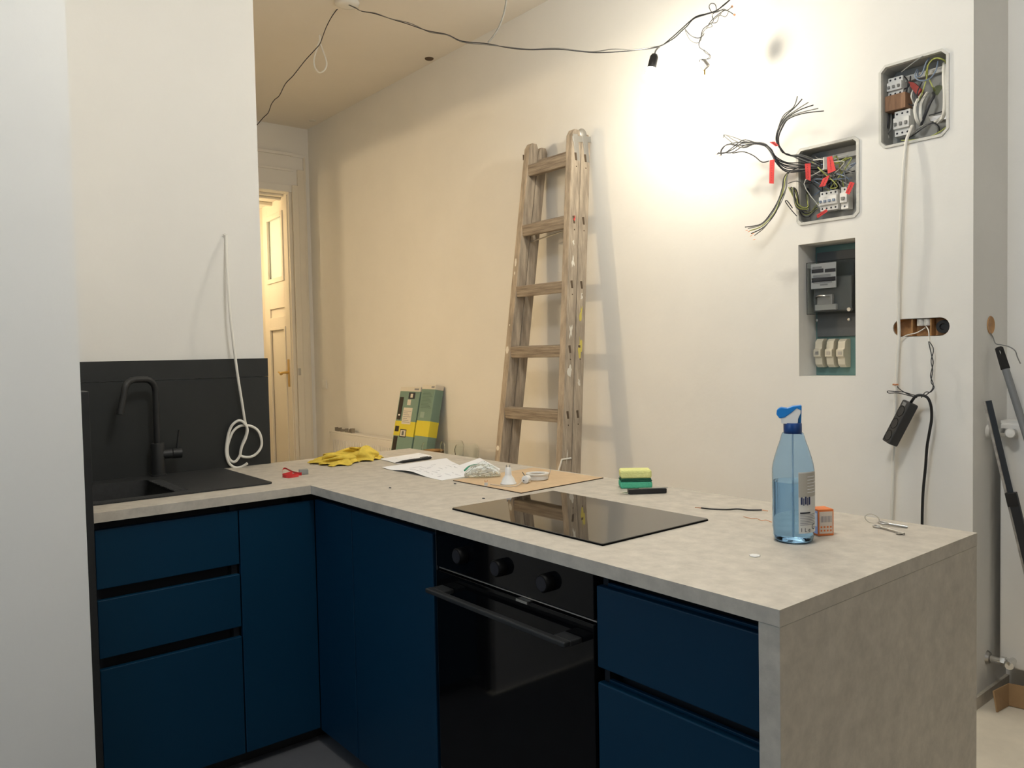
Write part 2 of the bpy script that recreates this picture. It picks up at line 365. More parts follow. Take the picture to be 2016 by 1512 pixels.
# sink drawer cabinet
cb = thing('drawer_cabinet', (-0.32, -0.447, 0), 'dark blue cabinet of three handleless drawers under the black sink', 'cabinet')
g = G(); g.mm(-0.60, -0.075, -0.654, -0.6, 0.06, 0.60); g.mm(-0.60, -0.045, -0.258, -0.240, 0.06, ZB-0.002); g.mm(-0.60, -0.045, -0.655, -0.640, 0.06, ZB-0.002); g.mm(-0.60, -0.08, -0.64, -0.258, 0.06, 0.66); g.mm(-0.10, -0.08, -0.64, -0.258, 0.66, ZB-0.002)
build('carcass', g, carc_m, cb)
for z0, z1 in ((0.674, 0.846), (0.472, 0.642), (0.058, 0.440)):
    build('drawer_front', front_x(-0.652, -0.2395, z0, z1), blue_m, cb, bevel=0.0025)
# corner cabinet
cc = thing('corner_cabinet', (0.1, 0.25, 0), 'dark blue corner cabinet with two narrow doors meeting in the inner corner', 'cabinet')
g = G(); g.mm(-0.60, -0.075, -0.236, 0.60, 0.06, 0.66); g.mm(-0.075, 0.245, 0.075, 0.60, 0.06, ZB-0.002); g.mm(-0.60, -0.075, -0.05, 0.60, 0.66, ZB-0.002); g.mm(-0.10, -0.075, -0.236, 0.0, 0.66, ZB-0.002)
build('carcass', g, carc_m, cc)
build('door', front_x(-0.236, 0.0215, 0.058, 0.846), blue_m, cc, bevel=0.0025)
build('door', front_y(-0.0215, 0.240, 0.052, 0.848), blue_m, cc, bevel=0.0025)
# base cabinet left of the oven
bc = thing('base_cabinet', (0.475, 0.3, 0), 'dark blue base cabinet with one door left of the oven', 'cabinet')
build('carcass', G().mm(0.246, 0.711, 0.075, 0.60, 0.06, ZB-0.002), carc_m, bc)
build('door', front_y(0.243, 0.699, 0.052, 0.848), blue_m, bc, bevel=0.0025)
build('side_strip', G().mm(0.703, 0.711, 0.030, 0.075, 0.06, ZB-0.004), carc_m, bc)
# oven housing and oven
oh = thing('oven_housing', (1.013, 0.3, 0), 'dark blue drawer front and housing below the black oven', 'cabinet')
g = G(); g.mm(0.7125, 1.3145, 0.075, 0.60, 0.06, 0.215); g.mm(0.7125, 0.716, 0.05, 0.60, 0.215, ZB-0.002); g.mm(1.311, 1.3145, 0.05, 0.60, 0.215, ZB-0.002)
build('carcass', g, carc_m, oh)
build('drawer_front', front_y(0.715, 1.312, 0.058, 0.208), blue_m, oh, bevel=0.0025)
ov = thing('oven', (1.013, 0.3, 0.217), 'black glass built-in oven with a flat bar handle and three knobs', 'oven')
build('body', G().mm(0.720, 1.307, 0.05, 0.58, 0.22, ZB-0.006), black_m, ov)
build('control_panel', G().mm(0.718, 1.309, 0.022, 0.049, 0.766, ZB-0.006), glassblk_m, ov, bevel=0.0015)
build('trim_strip', G().mm(0.718, 1.309, 0.030, 0.049, 0.7585, 0.7615), steel_m, ov)
build('door', G().mm(0.718, 1.309, 0.020, 0.049, 0.220, 0.755), glassblk_m, ov, bevel=0.0015)
build('latch', G().mm(1.06, 1.10, 0.014, 0.032, 0.751, 0.757), steel_m, ov)
hd = G(); hd.mm(0.745, 1.275, -0.034, -0.016, 0.710, 0.722)
hd.prism([(0.745,-0.016,0.708),(0.80,-0.016,0.708),(0.80,0.020,0.708),(0.745,0.020,0.708)], (0,0,0.013))
hd.prism([(1.220,-0.016,0.708),(1.275,-0.016,0.708),(1.275,0.020,0.708),(1.220,0.020,0.708)], (0,0,0.013))
build('handle', hd, blackmat_m, ov, bevel=0.003)
for x in (0.842, 1.000, 1.168):
    k = build('knob', G().lathe([(0.0001,0.0),(0.021,0.0),(0.0205,0.020),(0.018,0.023),(0.0001,0.023)], (x,0.022,0.817), axis=(0,-1,0), n=28), mat('knob_black', (0.004,0.004,0.004), 0.5, spec=0.15), ov, smooth=40)
    build('knob_cap', G().lathe([(0.0001,0.0005),(0.0165,0.0005),(0.0165,0.0)], (x,-0.0012,0.817), axis=(0,-1,0), n=28), mat('knob_cap_metal', (0.016,0.016,0.022), 0.45, metal=0.3), k)
# drawers right of the oven
dc = thing('drawer_cabinet', (1.517, 0.3, 0), 'dark blue cabinet of deep handleless drawers at the right end of the peninsula', 'cabinet')
g = G(); g.mm(1.3155, 1.7175, 0.085, 0.60, 0.06, ZB-0.002); g.mm(1.3155, 1.330, 0.045, 0.085, 0.06, ZB-0.002); g.mm(1.704, 1.7175, 0.045, 0.085, 0.06, ZB-0.002)
build('carcass', g, carc_m, dc)
for z0, z1 in ((0.669, 0.841), (0.440, 0.637), (0.058, 0.408)):
    f = build('drawer_front', front_y(1.317, 1.716, z0, z1), blue_m, dc, bevel=0.0025)
    build('grip_edge', G().mm(1.331, 1.703, 0.042, 0.052, z1-0.02, z1+0.004), blue_m, f, bevel=0.0015)
build('plinth', G().mm(-0.10, -0.085, -0.655, 0.12, 0, 0.057), blackmat_m, label='black plinth board under the sink cabinets', cat='plinth')
build('plinth', G().mm(-0.084, 1.717, 0.105, 0.12, 0, 0.057), blackmat_m, label='black plinth board under the peninsula cabinets', cat='plinth')
build('back_panel', G().mm(XS+0.02, 1.717, 0.61, 0.626, 0, ZB-0.002), conc_m, label='grey panel across the rear of the peninsula cabinets', cat='panel')
# splashback
sb = thing('splashback', (XSP, -0.28, H), 'black splashback panel on the wall behind the sink', 'splashback')
build('panel', G().mm(XS, XSP, -0.686, 0.128, H+0.0005, 1.2555), splash_m, sb)
build('panel', G().mm(XS, XSP+0.0015, -0.686, 0.128, 1.2565, 1.330), splash2_m, sb)
# sink with drainer
sk = thing('kitchen_sink', (-0.37, -0.36, H), 'black composite sink with one basin and a ribbed drainer', 'sink')
SX0, SX1, SY0, SY1 = -0.637, -0.128, -0.655, -0.075
g = G(); zt = H+0.006
pl_o = []
def rr(x0, x1, y0, y1, r, n=5):
    P = []
    for cx, cy, a in ((x1-r,y0+r,-90),(x1-r,y1-r,0),(x0+r,y1-r,90),(x0+r,y0+r,180)):
        for k in range(n+1): t = math.radians(a+90*k/n); P.append((cx+r*math.cos(t), cy+r*math.sin(t)))
    return P
ro = rr(SX0, SX1, SY0, SY1, 0.02); ri = rr(BX0+0.02, BX1-0.02, BY0+0.02, BY1-0.008, 0.025)
ri2 = rr(BX0+0.035, BX1-0.035, BY0+0.035, BY1-0.03, 0.03); ridr = rr(SX0+0.012, SX1-0.012, SY0+0.01, SY1-0.012, 0.012)
pl = [[Vector((x,y,zt)) for x,y in ridr], [Vector((x,y,zt)) for x,y in ri]]
g.add([p for q in pl for p in q], tessellate_polygon(pl))
n = len(ro)
g.add([(x,y,H+0.0005) for x,y in ro]+[(x,y,zt-0.001) for x,y in ro]+[(x,y,zt) for x,y in ridr], [(i,(i+1)%n,(i+1)%n+n,i+n) for i in range(n)]+[(i+n,(i+1)%n+n,(i+1)%n+2*n,i+2*n) for i in range(n)])
g.add([(x,y,zt) for x,y in ri]+[(x,y,H-0.17) for x,y in ri2], [(i,(i+1)%n,(i+1)%n+n,i+n) for i in range(n)]+[tuple(range(n,2*n))])
build('basin', g, granite_m, sk, smooth=35)
for k in range(16):
    x = BX0+0.06+k*0.0195
    build('drainer_rib', G().mm(x, x+0.008, BY1-0.013+0.0, BY1+0.03, zt-0.002, zt+0.0022), granite_m, sk, bevel=0.001)
build('waste', G().lathe([(0.0001,0.004),(0.04,0.004),(0.045,0.0)], (-0.35,-0.5,H-0.17), n=24), chrome_m, sk, smooth=40)
# mixer tap
TX, TY = -0.590, -0.322
tp = thing('mixer_tap', (TX, TY, zt), 'matt black mixer tap with a bent spout on the sink', 'tap')
build('body', G().lathe([(0.0001,0.001),(0.028,0.001),(0.028,0.006),(0.0235,0.008),(0.0235,0.118),(0.0225,0.121),(0.0001,0.121)], (TX,TY,zt-0.0005), n=28), blackmat_m, tp, smooth=40)
sd = np.array([0.05, -0.19, 0]); 
arc = [(TX,TY,zt+0.118), (TX,TY,zt+0.30)]
P0 = np.array([TX,TY,0]); RR = 0.045
pts = [P0+ZUP*(zt+0.118), P0+ZUP*1.19]
dirh = np.array([0.05,-0.125,0]); dl = np.linalg.norm(dirh); dirh = dirh/dl; reach = 0.134
for k in range(7): a = math.pi/2*k/6; pts.append(P0 + dirh*(RR*(1-math.cos(a))) + ZUP*(1.218+RR*math.sin(a)))
for k in range(7): a = math.pi/2*k/6; pts.append(P0 + dirh*(reach-0.008-RR+RR*math.sin(a)) + ZUP*(1.218+RR*math.cos(a)))
pts.append(P0+dirh*(reach+0.012)+ZUP*1.143)
build('spout', G().tube(pts, 0.0115, 16), blackmat_m, tp, smooth=50)
hv = np.array([0.15, 1.0, 0]); hv /= np.linalg.norm(hv); hc = P0+ZUP*(zt+0.079)
lv = build('handle', G().cyl(hc+hv*0.015, hc+hv*0.049, 0.0175, n=22).cyl(hc+hv*0.051, hc+hv*0.082, 0.0185, n=22), blackmat_m, tp, smooth=40)
build('lever', G().cyl(hc+hv*0.066+ZUP*0.015, hc+hv*0.076+ZUP*0.085, 0.0045, 0.004, n=12), blackmat_m, lv, smooth=40)
# hob
hb = thing('hob', (0.965, 0.297, H), 'black glass hob lying on the worktop above the oven', 'hob')
HX0, HX1, HY0, HY1 = 0.683, 1.261, 0.100, 0.477
g = G(); P = rr(HX0, HX1, HY0, HY1, 0.006, 4); g.prism([(x,y,H+0.0042) for x,y in P], (0,0,0.0018))
build('glass', g, hob_m, hb, bevel=0.0003)
build('frame', G().mm(HX0+0.0006, HX1-0.0006, HY0+0.0006, HY1-0.0006, H+0.0002, H+0.0041), mat('dead_black', (0.003,0.003,0.003), 0.8, spec=0.1), hb)

# ================================================================== LAMP WIRING ON THE CEILING
BC = np.array([0.208, 1.516, 2.503]); dB = depth(BC)
ROSE = onZ(683, 5, ZC); dR = depth(ROSE)
def pw(lst): return [atd(x, y, d) for x, y, d in lst]
def lerpd(px, d0, d1, bow=0.0):
    n = len(px)-1; return [atd(x, y, d0+(d1-d0)*i/n - bow*math.sin(math.pi*i/n)) for i, (x, y) in enumerate(px)]
lb = thing('light_bulb', BC-ZUP*0.033, 'glowing bare bulb in a dark holder hanging from the ceiling wire', 'bulb')
build('bulb', G().lathe([(0.0001,-0.033),(0.012,-0.0305),(0.022,-0.0235),(0.0285,-0.013),(0.030,0.0),(0.028,0.011),(0.022,0.022),(0.017,0.032),(0.016,0.038),(0.0001,0.039)], BC, n=32), bulb_m, lb, smooth=60)
HT = atd(1289, 106, dB); hax = HT-(BC+ZUP*0.033); hlen = np.linalg.norm(hax)
build('lamp_holder', G().lathe([(0.0001,0.0),(0.0185,0.0),(0.0175,hlen*0.78),(0.012,hlen*0.95),(0.005,hlen),(0.0001,hlen)], BC+ZUP*0.033, axis=hax, n=24), black_m, lb, smooth=50)
build('flex', G().tube(smooth_path([HT, atd(1292, 98, dB), atd(1300, 91, dB)]), 0.0035, 8), wgrey_m, lb, smooth=60)
# ceiling rose and the wire strung from it
cr_ = thing('ceiling_rose', ROSE-ZUP*0.02, 'white round ceiling rose at the top edge with wires leaving it', 'ceiling rose')
build('cup', G().lathe([(0.07,0.0),(0.065,-0.012),(0.04,-0.02),(0.0001,-0.02)], ROSE, n=28), white_m, cr_, smooth=50)
wr = thing('lamp_wire', lerpd([(960,87)], dR, dB)[0] if False else atd(1000, 95, (dR+dB)/2), 'dark twin wire strung from the ceiling rose past the bulb to a copper-ended tangle', 'wire')
main = [(683,8),(700,16),(712,22),(738,27),(772,38),(805,48),(840,60),(880,68),(910,81),(960,86),(1000,94),(1042,98),(1100,97),(1160,103),(1200,103),(1250,99),(1290,94),(1306,88)]
alt = [(683,8),(700,15),(712,22),(739,26),(770,37),(808,46),(845,63),(880,69),(911,83),(958,88),(1002,93),(1045,97),(1098,95),(1162,102),(1205,97),(1245,98),(1292,92),(1306,88)]
up1 = [(1306,88),(1325,72),(1345,54),(1358,42),(1372,32),(1395,26),(1412,20),(1424,10),(1440,-4),(1452,-22)]
up2 = [(1306,88),(1327,75),(1343,60),(1352,52),(1366,37),(1388,29),(1408,22),(1428,8),(1442,-6),(1452,-22)]
for a, m_ in ((main, wdark_m), (alt, wgrey_m)): build('strand', G().tube(smooth_path(lerpd(a, dR, dB)), 0.0024, 6), m_, wr, smooth=60)
for a, m_ in ((up1, wdark_m), (up2, wdark_m)): build('strand', G().tube(smooth_path(lerpd(a, dB, dB-0.05)), 0.0024, 6), m_, wr, smooth=60)
# bunch of loose ends above the second holder
bun = wr
tang = [[(1402,26),(1396,14),(1400,7),(1408,9),(1410,20),(1404,27)], [(1402,26),(1412,24),(1424,18),(1432,20),(1441,13)], [(1408,24),(1420,20),(1434,22),(1445,29)],
        [(1402,28),(1405,38),(1416,30),(1428,33),(1434,24)], [(1395,48),(1403,38),(1412,30),(1420,24),(1428,20)], [(1390,56),(1400,46),(1411,44),(1415,32),(1420,26)],
        [(1380,72),(1384,58),(1396,48),(1404,42),(1402,32)], [(1378,78),(1388,58),(1402,52),(1398,46)], [(1349,58),(1360,70),(1374,75),(1384,70),(1386,66)],
        [(1349,60),(1358,78),(1372,85),(1380,78),(1383,64)], [(1380,72),(1376,86),(1378,94),(1384,98)]]
for i, a in enumerate(tang): build('strand', G().tube(smooth_path([atd(x, y, dB-0.02+0.015*math.sin(i*2+k)) for k, (x, y) in enumerate(a)], 5), 0.0017, 5), wgrey_m if i % 2 else wdark_m, bun, smooth=60)
for x, y in ((1441,13),(1446,29)): build('bare_end', G().sphere(atd(x, y, dB-0.02), 0.005, 6), copper_m, bun, smooth=60)
es = thing('empty_lamp_holder', atd(1387,132,dB), 'small empty metal lamp holder dangling beside the glowing bulb', 'lamp holder')
h0 = atd(1381,121,dB); h1 = atd(1393,136,dB); ax_ = h1-h0
build('shell', G().lathe([(0.0001,0),(0.017,0.0),(0.019,0.012),(0.019,0.034),(0.016,0.036),(0.013,0.020),(0.0001,0.018)], h0, axis=ax_, n=20), steel_m, es, smooth=40)
build('contact', G().obb(atd(1387,141,dB), LAT, VIEWH, ZUP, 0.006, 0.004, 0.026), brass_m, es)
for s_ in (0, 4): build('flex', G().tube(smooth_path([atd(1384+s_/3, 98, dB), atd(1389+s_, 104, dB), atd(1397+s_/2, 110, dB), atd(1392+s_, 116, dB), atd(1379+s_, 117, dB), atd(1377+s_, 123, dB)]), 0.0015, 5), wdark_m, es, smooth=60)
# second wire to the left, grey cable, white loop
lw = [(683,8),(670,12),(655,30),(643,52),(636,70),(630,86),(622,96),(600,120),(578,148),(562,165),(550,188),(541,196),(534,206),(528,222),(518,232),(506,246)]
build('ceiling_wire', G().tube(smooth_path(lerpd(lw, dR, dR+0.9)), 0.0028, 6), wdark_m, label='thin dark wire running from the ceiling rose down to the sink wall edge', cat='wire', smooth=60)
build('hanging_cable', G().tube(smooth_path(lerpd([(1000,-30),(997,0),(991,30),(980,58),(961,84)], (dR+dB)/2-0.1, (dR+dB)/2)), 0.0045, 8), mat('grey_flex', (0.30,0.29,0.26), 0.5), label='grey cable dropping from the top edge onto the strung lamp wire', cat='cable', smooth=60)
dl_ = depth(onZ(628, 72, ZC-0.01))
build('cable_loop', G().tube(smooth_path(lerpd([(629,68),(630,78),(627,86),(620,108),(618,122),(621,135),(629,143),(638,139),(643,128),(641,115),(634,95),(630,84),(629,72)], dl_, dl_)), 0.0055, 8), wwhite_m, label='white cable loop hanging from the ceiling near the sink wall', cat='cable', smooth=60)
for i, (x, y) in enumerate(((845,115),(615,237))):
    p = onZ(x, y, ZC); build('ceiling_plug', G().lathe([(0.03,0.0),(0.028,-0.006),(0.0001,-0.007)], p, n=14), plaster_m if i else slot_m, label=('dark little plug in the ceiling above the ladder' if i == 0 else 'pale little plug in the ceiling above the door corner'), cat='plug', smooth=40)

# cable on the sink wall
cx = thing('wall_cable', onX(445, 465, XS), 'white cable coming out of the sink wall and knotted in loops over the splashback', 'cable')
cp = [(445,464,-0.655),(446,500,-0.635),(449,560,-0.610),(453,620,-0.595),(460,680,-0.595),(468,740,-0.60),(476,790,-0.61),(482,828,-0.622)]
lp = [(482,828,-.622),(486,842,-.63),(484,858,-.63),(477,875,-.635),(473,893,-.64),(478,899,-.635),(495,899,-.625),(508,890,-.62),(515,876,-.62),(513,858,-.62),(505,845,-.625),(490,838,-.63),(472,839,-.63),(460,848,-.63),(453,862,-.632),(448,880,-.635),(449,898,-.635),(456,908,-.635),(464,908,-.63),(472,897,-.625),(476,880,-.618),(484,862,-.615),(487,845,-.615),(480,832,-.618),(470,828,-.622),(458,836,-.626),(451,850,-.63),(447,868,-.632),(445,890,-.634),(449,908,-.634),(456,917,-.632),(466,921,-.63),(478,918,-.62),(487,912,-.61)]
build('drop', G().tube(smooth_path([onX(x,y,X) for x,y,X in cp]+[onX(x,y,X) for x,y,X in lp[1:]], 6), 0.0052, 10), wwhite_m, cx, smooth=60)
g = G(); p = onX(443,465,XS)
for a in range(0, 180, 45): g.obb(p+np.array([0.001,0,0]), (0,math.cos(math.radians(a)),math.sin(math.radians(a))), (1,0,0), (0,-math.sin(math.radians(a)),math.cos(math.radians(a))), 0.022, 0.003, 0.003)
build('plaster_crack', g, plaster_m, cx)

# ================================================================== LADDER
ld = thing('folding_ladder', (-0.80, 1.65, 0), 'old wooden folding ladder with paint splashes leaning on the back wall', 'ladder')
LT = 2.50
def yf(z): return 1.780-(LT-z)*0.108          # front face of the front section
def xr(z): return -0.560+(LT-z)*0.044         # right outer edge
def xl(z): return -0.948-(LT-z)*0.052         # left outer edge
SW = 0.047; SDp = 0.066
def stile(side, off, ztop, ch):
    g = G(); pts = []
    for z in (0.0, ztop-0.03, ztop):
        a = xr(z) if side > 0 else xl(z); b = a-side*(SW+0.0*z); y = yf(z)+off
        k = 0.016 if z == ztop else 0
        pts.append([(a,y+k,z),(b,y+k,z),(b,y+SDp-k,z),(a,y+SDp-k,z)])
    vs = [p for q in pts for p in q]; fs = [(3,2,1,0),(8,9,10,11)]
    for j in (0,1): fs += [(j*4+i, j*4+(i+1)%4, (j+1)*4+(i+1)%4, (j+1)*4+i) for i in range(4)]
    return g.add(vs, fs)
OFF2 = 0.070
sl = {}
for side in (-1, 1):
    for off, zt_ in ((0.0, 2.503 if side < 0 else 2.503), (OFF2, 2.488)):
        o = build('stile', stile(side, off, zt_, 0), wood_m, ld, bevel=0.004); sl[(side, off > 0)] = o
RZ = [2.330, 1.995, 1.655, 1.318, 0.980, 0.645, 0.31]
for sec, off in enumerate((0.0, OFF2)):
    for z in RZ:
        zz = z+0.0; y0 = yf(zz)+off
        if sec == 0: build('rung', G().obb(((xr(zz)+xl(zz))/2, y0+0.030, zz+0.02), (1,0,0), (0,1,0.108), (0,-0.108,1), xr(zz)-xl(zz)-2*SW+0.004, 0.048, 0.062), wood2_m, ld, bevel=0.005)
        else: build('rung', G().obb(((xr(zz)+xl(zz))/2, y0+0.030, zz+0.02+(zz-1.33)*0.045), (1,0,0), (0,1,0.108), (0,-0.108,1), xr(zz)-xl(zz)-2*SW+0.004, 0.040, 0.045), wood2_m, ld, bevel=0.005)
        zc_ = zz+0.02
        build('mortise', G().obb((xr(zc_)-0.0002, yf(zc_)+off+SDp*0.48, zc_), (1,0,-0.044), (0,1,0.108), (0,-0.108,1), 0.0015, 0.014, 0.055), slot_m, sl[(1, sec == 1)])
        build('peg', G().sphere((xr(zc_), yf(zc_)+off+SDp*0.48, zc_-0.045), 0.0045, 5), slot_m, sl[(1, sec == 1)])
for off in (0.0, OFF2):
    zc_ = 2.40; build('hinge_plate', G().obb((xr(zc_)+0.0012, yf(zc_)+off+SDp*0.5, zc_+0.0), (1,0,-0.044), (0,1,0.108), (0,-0.108,1), 0.003, 0.034, 0.15), steel_m, ld, bevel=0.001)
zc_ = 2.455; build('hinge_strap', G().obb((xr(zc_)+0.002, yf(zc_)+OFF2*0.5+SDp*0.5, zc_), (1,0,-0.044), (0,1,0.108), (0,-0.108,1), 0.004, 0.135, 0.03), steel_m, ld, bevel=0.001)
build('hinge_knuckle', G().sphere((xr(2.49)-0.01, yf(2.49)+OFF2+0.01, 2.485), 0.032, 8, ell=(0.5,1,1)), steel_m, ld, smooth=50)
build('hinge_strap', G().mm(xl(2.43)-0.004, xl(2.43)+0.0, yf(2.43)-0.002, yf(2.43)+0.05, 2.415, 2.445), slot_m, ld)
yp_m = mat('yellow_paint', (0.62,0.52,0.12), 0.8); wp_m = mat('white_paint', (0.72,0.68,0.60), 0.8)
def splash(side, off, z, w, h, m_, fr=0.5):
    rr_ = random.Random(int(z*1000)); P = []
    for k in range(15):
        a = 2*math.pi*k/15; s = 0.25+0.75*rr_.random(); P.append((math.cos(a)*w*s/2, math.sin(a)*h*s/2))
    x = xr(z)+0.0008
    build('paint_splash', G().prism([(xr(z+b)+0.0004, yf(z+b)+off+SDp*fr+a, z+b) for a, b in P], (0.0008,0,0)), m_, sl[(1, off > 0)])
for z, w, h, m_, off in ((1.53,.03,.12,yp_m,OFF2),(1.36,.035,.16,yp_m,OFF2),(1.24,.04,.09,wp_m,0),(1.44,.03,.10,wp_m,0),(1.80,.03,.08,wp_m,0),(1.90,.02,.04,wp_m,0),(2.03,.02,.03,red_m,0),(1.17,.03,.05,wp_m,OFF2),(1.62,.02,.05,wp_m,OFF2),(0.80,.012,.10,wp_m,0)):
    splash(1, off, z, w, h, m_)
for z, w, h in ((1.84,.012,.05),(1.35,.02,.045),(1.78,.008,.02),(0.80,.02,.03),(1.49,.006,.012)):
    build('paint_splash', G().prism([(xl(z)+0.02+w*math.cos(a*1.05)/1.5, yf(z+h*math.sin(a*1.05)/2)-0.0009, z+h*math.sin(a*1.05)/2) for a in range(6)], (0,0.0007,0)), wp_m, sl[(-1, False)])
# brace rod and clip
build('tie_rod', G().cyl((xl(1.93)+SW, yf(1.93)+OFF2, 1.955), (xr(1.93)-SW, yf(1.93)+OFF2, 1.985), 0.004, n=8), steel_m, ld)
pz = 0.775
build('white_clip', G().tube([(xr(pz)+0.002, yf(pz)+0.06, pz+0.01), (xr(pz)+0.003, yf(pz)-0.004, pz+0.01), (xr(pz)-0.02, yf(pz)-0.03, pz-0.10)], 0.005, 8), wwhite_m, ld)

# ================================================================== DOOR AND LEFT SIDE
dr = thing('door_1', (-4.40, 1.77, 0), None, None, kind='structure')
A = np.array([-4.055, 1.742, 0]); Bv = np.array([-4.735, 1.800, 0]); dv = (Bv-A); dw = np.linalg.norm(dv); dv /= dw; nv = np.array([dv[1], -dv[0], 0]); nv = -nv if nv[1] > 0 else nv
def dbox(u0, u1, z0, z1, n0, n1): return G().obb(A+dv*(u0+u1)/2+nv*(n0+n1)/2+ZUP*(z0+z1)/2, dv, nv, ZUP, u1-u0, n1-n0, z1-z0)
gl0, gl1, gz0, gz1 = 0.13, dw-0.14, 2.04, 2.59
leaf = G()
for a in ((0, gl0, 0.01, 2.735), (gl1, dw, 0.01, 2.735), (gl0, gl1, gz1, 2.735), (gl0, gl1, 1.78, gz0), (gl0, gl1, 0.01, 0.3), (gl0, gl1, 1.60, 1.70)):
    b = dbox(a[0], a[1], a[2], a[3], -0.02, 0.02); leaf.add(b.v, b.f)
build('leaf', leaf, doorp_m, dr, bevel=0.002)
build('panel', dbox(gl0, gl1, 0.3, 1.60, -0.012, 0.006), doorp_m, dr, bevel=0.002)
build('panel', dbox(gl0, gl1, 1.70, 1.78, -0.012, 0.004), doorp_m, dr, bevel=0.002)
build('glass', dbox(gl0, gl1, gz0, gz1, -0.004, 0.001), frost_m, dr)
g = G()
for a in ((gl0-0.025, gl0+0.012, gz0-0.03, gz1+0.03), (gl1-0.012, gl1+0.025, gz0-0.03, gz1+0.03), (gl0+0.012, gl1-0.012, gz1-0.012, gz1+0.03), (gl0+0.012, gl1-0.012, gz0-0.03, gz0+0.012)):
    b = dbox(*a, 0.012, 0.032); g.add(b.v, b.f)
build('glazing_bead', g, doorp_m, dr, bevel=0.003)
g = G()
for a in ((gl0-0.02, gl0+0.015, 0.3, 1.61), (gl1-0.015, gl1+0.02, 0.3, 1.61), (gl0+0.015, gl1-0.015, 1.585, 1.61)):
    b = dbox(*a, 0.012, 0.030); g.add(b.v, b.f)
build('panel_moulding', g, doorp_m, dr, bevel=0.003)
dh = build('handle_plate', dbox(0.045, 0.085, 1.08, 1.32, 0.02, 0.026), brass_m, dr, bevel=0.002)
hp = A+dv*0.065+nv*0.026+ZUP*1.205
build('handle', G().tube(smooth_path([hp, hp+nv*0.04, hp+nv*0.045+dv*0.03-ZUP*0.004, hp+nv*0.045+dv*0.07-ZUP*0.012, hp+nv*0.045+dv*0.10-ZUP*0.002, hp+nv*0.045+dv*0.13+ZUP*0.004]), [0.011]*6+[0.010]*6+[0.013]*6+[0.009]*6+[0.008]*6+[0.006], 10), brass_m, dh, smooth=60)
build('strike_plate', G().mm(XD+0.008, XD+0.0315, DY1+0.004, DY1+0.028, 1.18, 1.24), steel_m, dr)
# light switch
p = onY(640, 757, YB); sw = thing('light_switch', (p[0], YB-0.012, p[2]-0.04), 'white light switch on the back wall near the door corner', 'switch')
build('plate', G().mm(p[0]-0.04, p[0]+0.04, YB-0.010, YB, p[2]-0.04, p[2]+0.04), white_m, sw, bevel=0.003)
build('rocker', G().mm(p[0]-0.025, p[0]+0.025, YB-0.015, YB-0.010, p[2]-0.028, p[2]+0.028), white_m, sw, bevel=0.002)
# long radiator on the back wall
rd = thing('radiator', (-3.0, 1.87, 0.12), 'long white panel radiator on the back wall near the door', 'radiator')
RX0, RX1, RZ0, RZ1, RY0 = -3.58, -2.32, 0.14, 0.705, 1.83
build('panel', G().mm(RX0, RX1, RY0, RY0+0.012, RZ0, RZ1), enamel_m, rd, bevel=0.004)
build('rear_panel', G().mm(RX0, RX1, 1.90, 1.912, RZ0, RZ1), enamel_m, rd)
build('top_grille', G().mm(RX0, RX1, RY0+0.004, 1.91, RZ1, RZ1+0.014), enamel_m, rd, bevel=0.004)
for k in range(36):
    x = RX0+0.05+k*0.0335; build('rib', G().mm(x, x+0.016, RY0-0.006, RY0, RZ0+0.05, RZ1-0.05), enamel_m, rd, bevel=0.003)
build('side_cover', G().mm(RX0-0.006, RX0, RY0, 1.912, RZ0, RZ1+0.01), enamel_m, rd)
for x in (-3.2, -2.7): build('wall_bracket', G().mm(x, x+0.03, 1.912, YB-0.0005, 0.2, 0.6), steel_m, rd)
fit = [(-3.545,0.07,0.030),(-3.455,0.03,0.018),(-3.37,0.08,0.028),(-3.28,0.03,0.035)]
for i, (x, w_, h_) in enumerate(fit):
    g = G(); z0 = RZ1+0.014; g.mm(x, x+w_, 1.86, 1.89, z0, z0+0.006); g.mm(x, x+0.008, 1.86, 1.89, z0+0.006, z0+h_); g.mm(x+w_-0.008, x+w_, 1.86, 1.89, z0+0.006, z0+h_)
    build('metal_bracket', g, mat('dull_bracket', (0.30,0.27,0.23), 0.5, metal=0.5), label=['small dull metal bracket at the door end of the long radiator','tiny low metal bracket, second from the door on the long radiator','wide metal bracket, third from the door on the long radiator','tall narrow metal bracket farthest from the door on the long radiator'][i], cat='bracket', group='brackets on the long radiator', bevel=0.001)

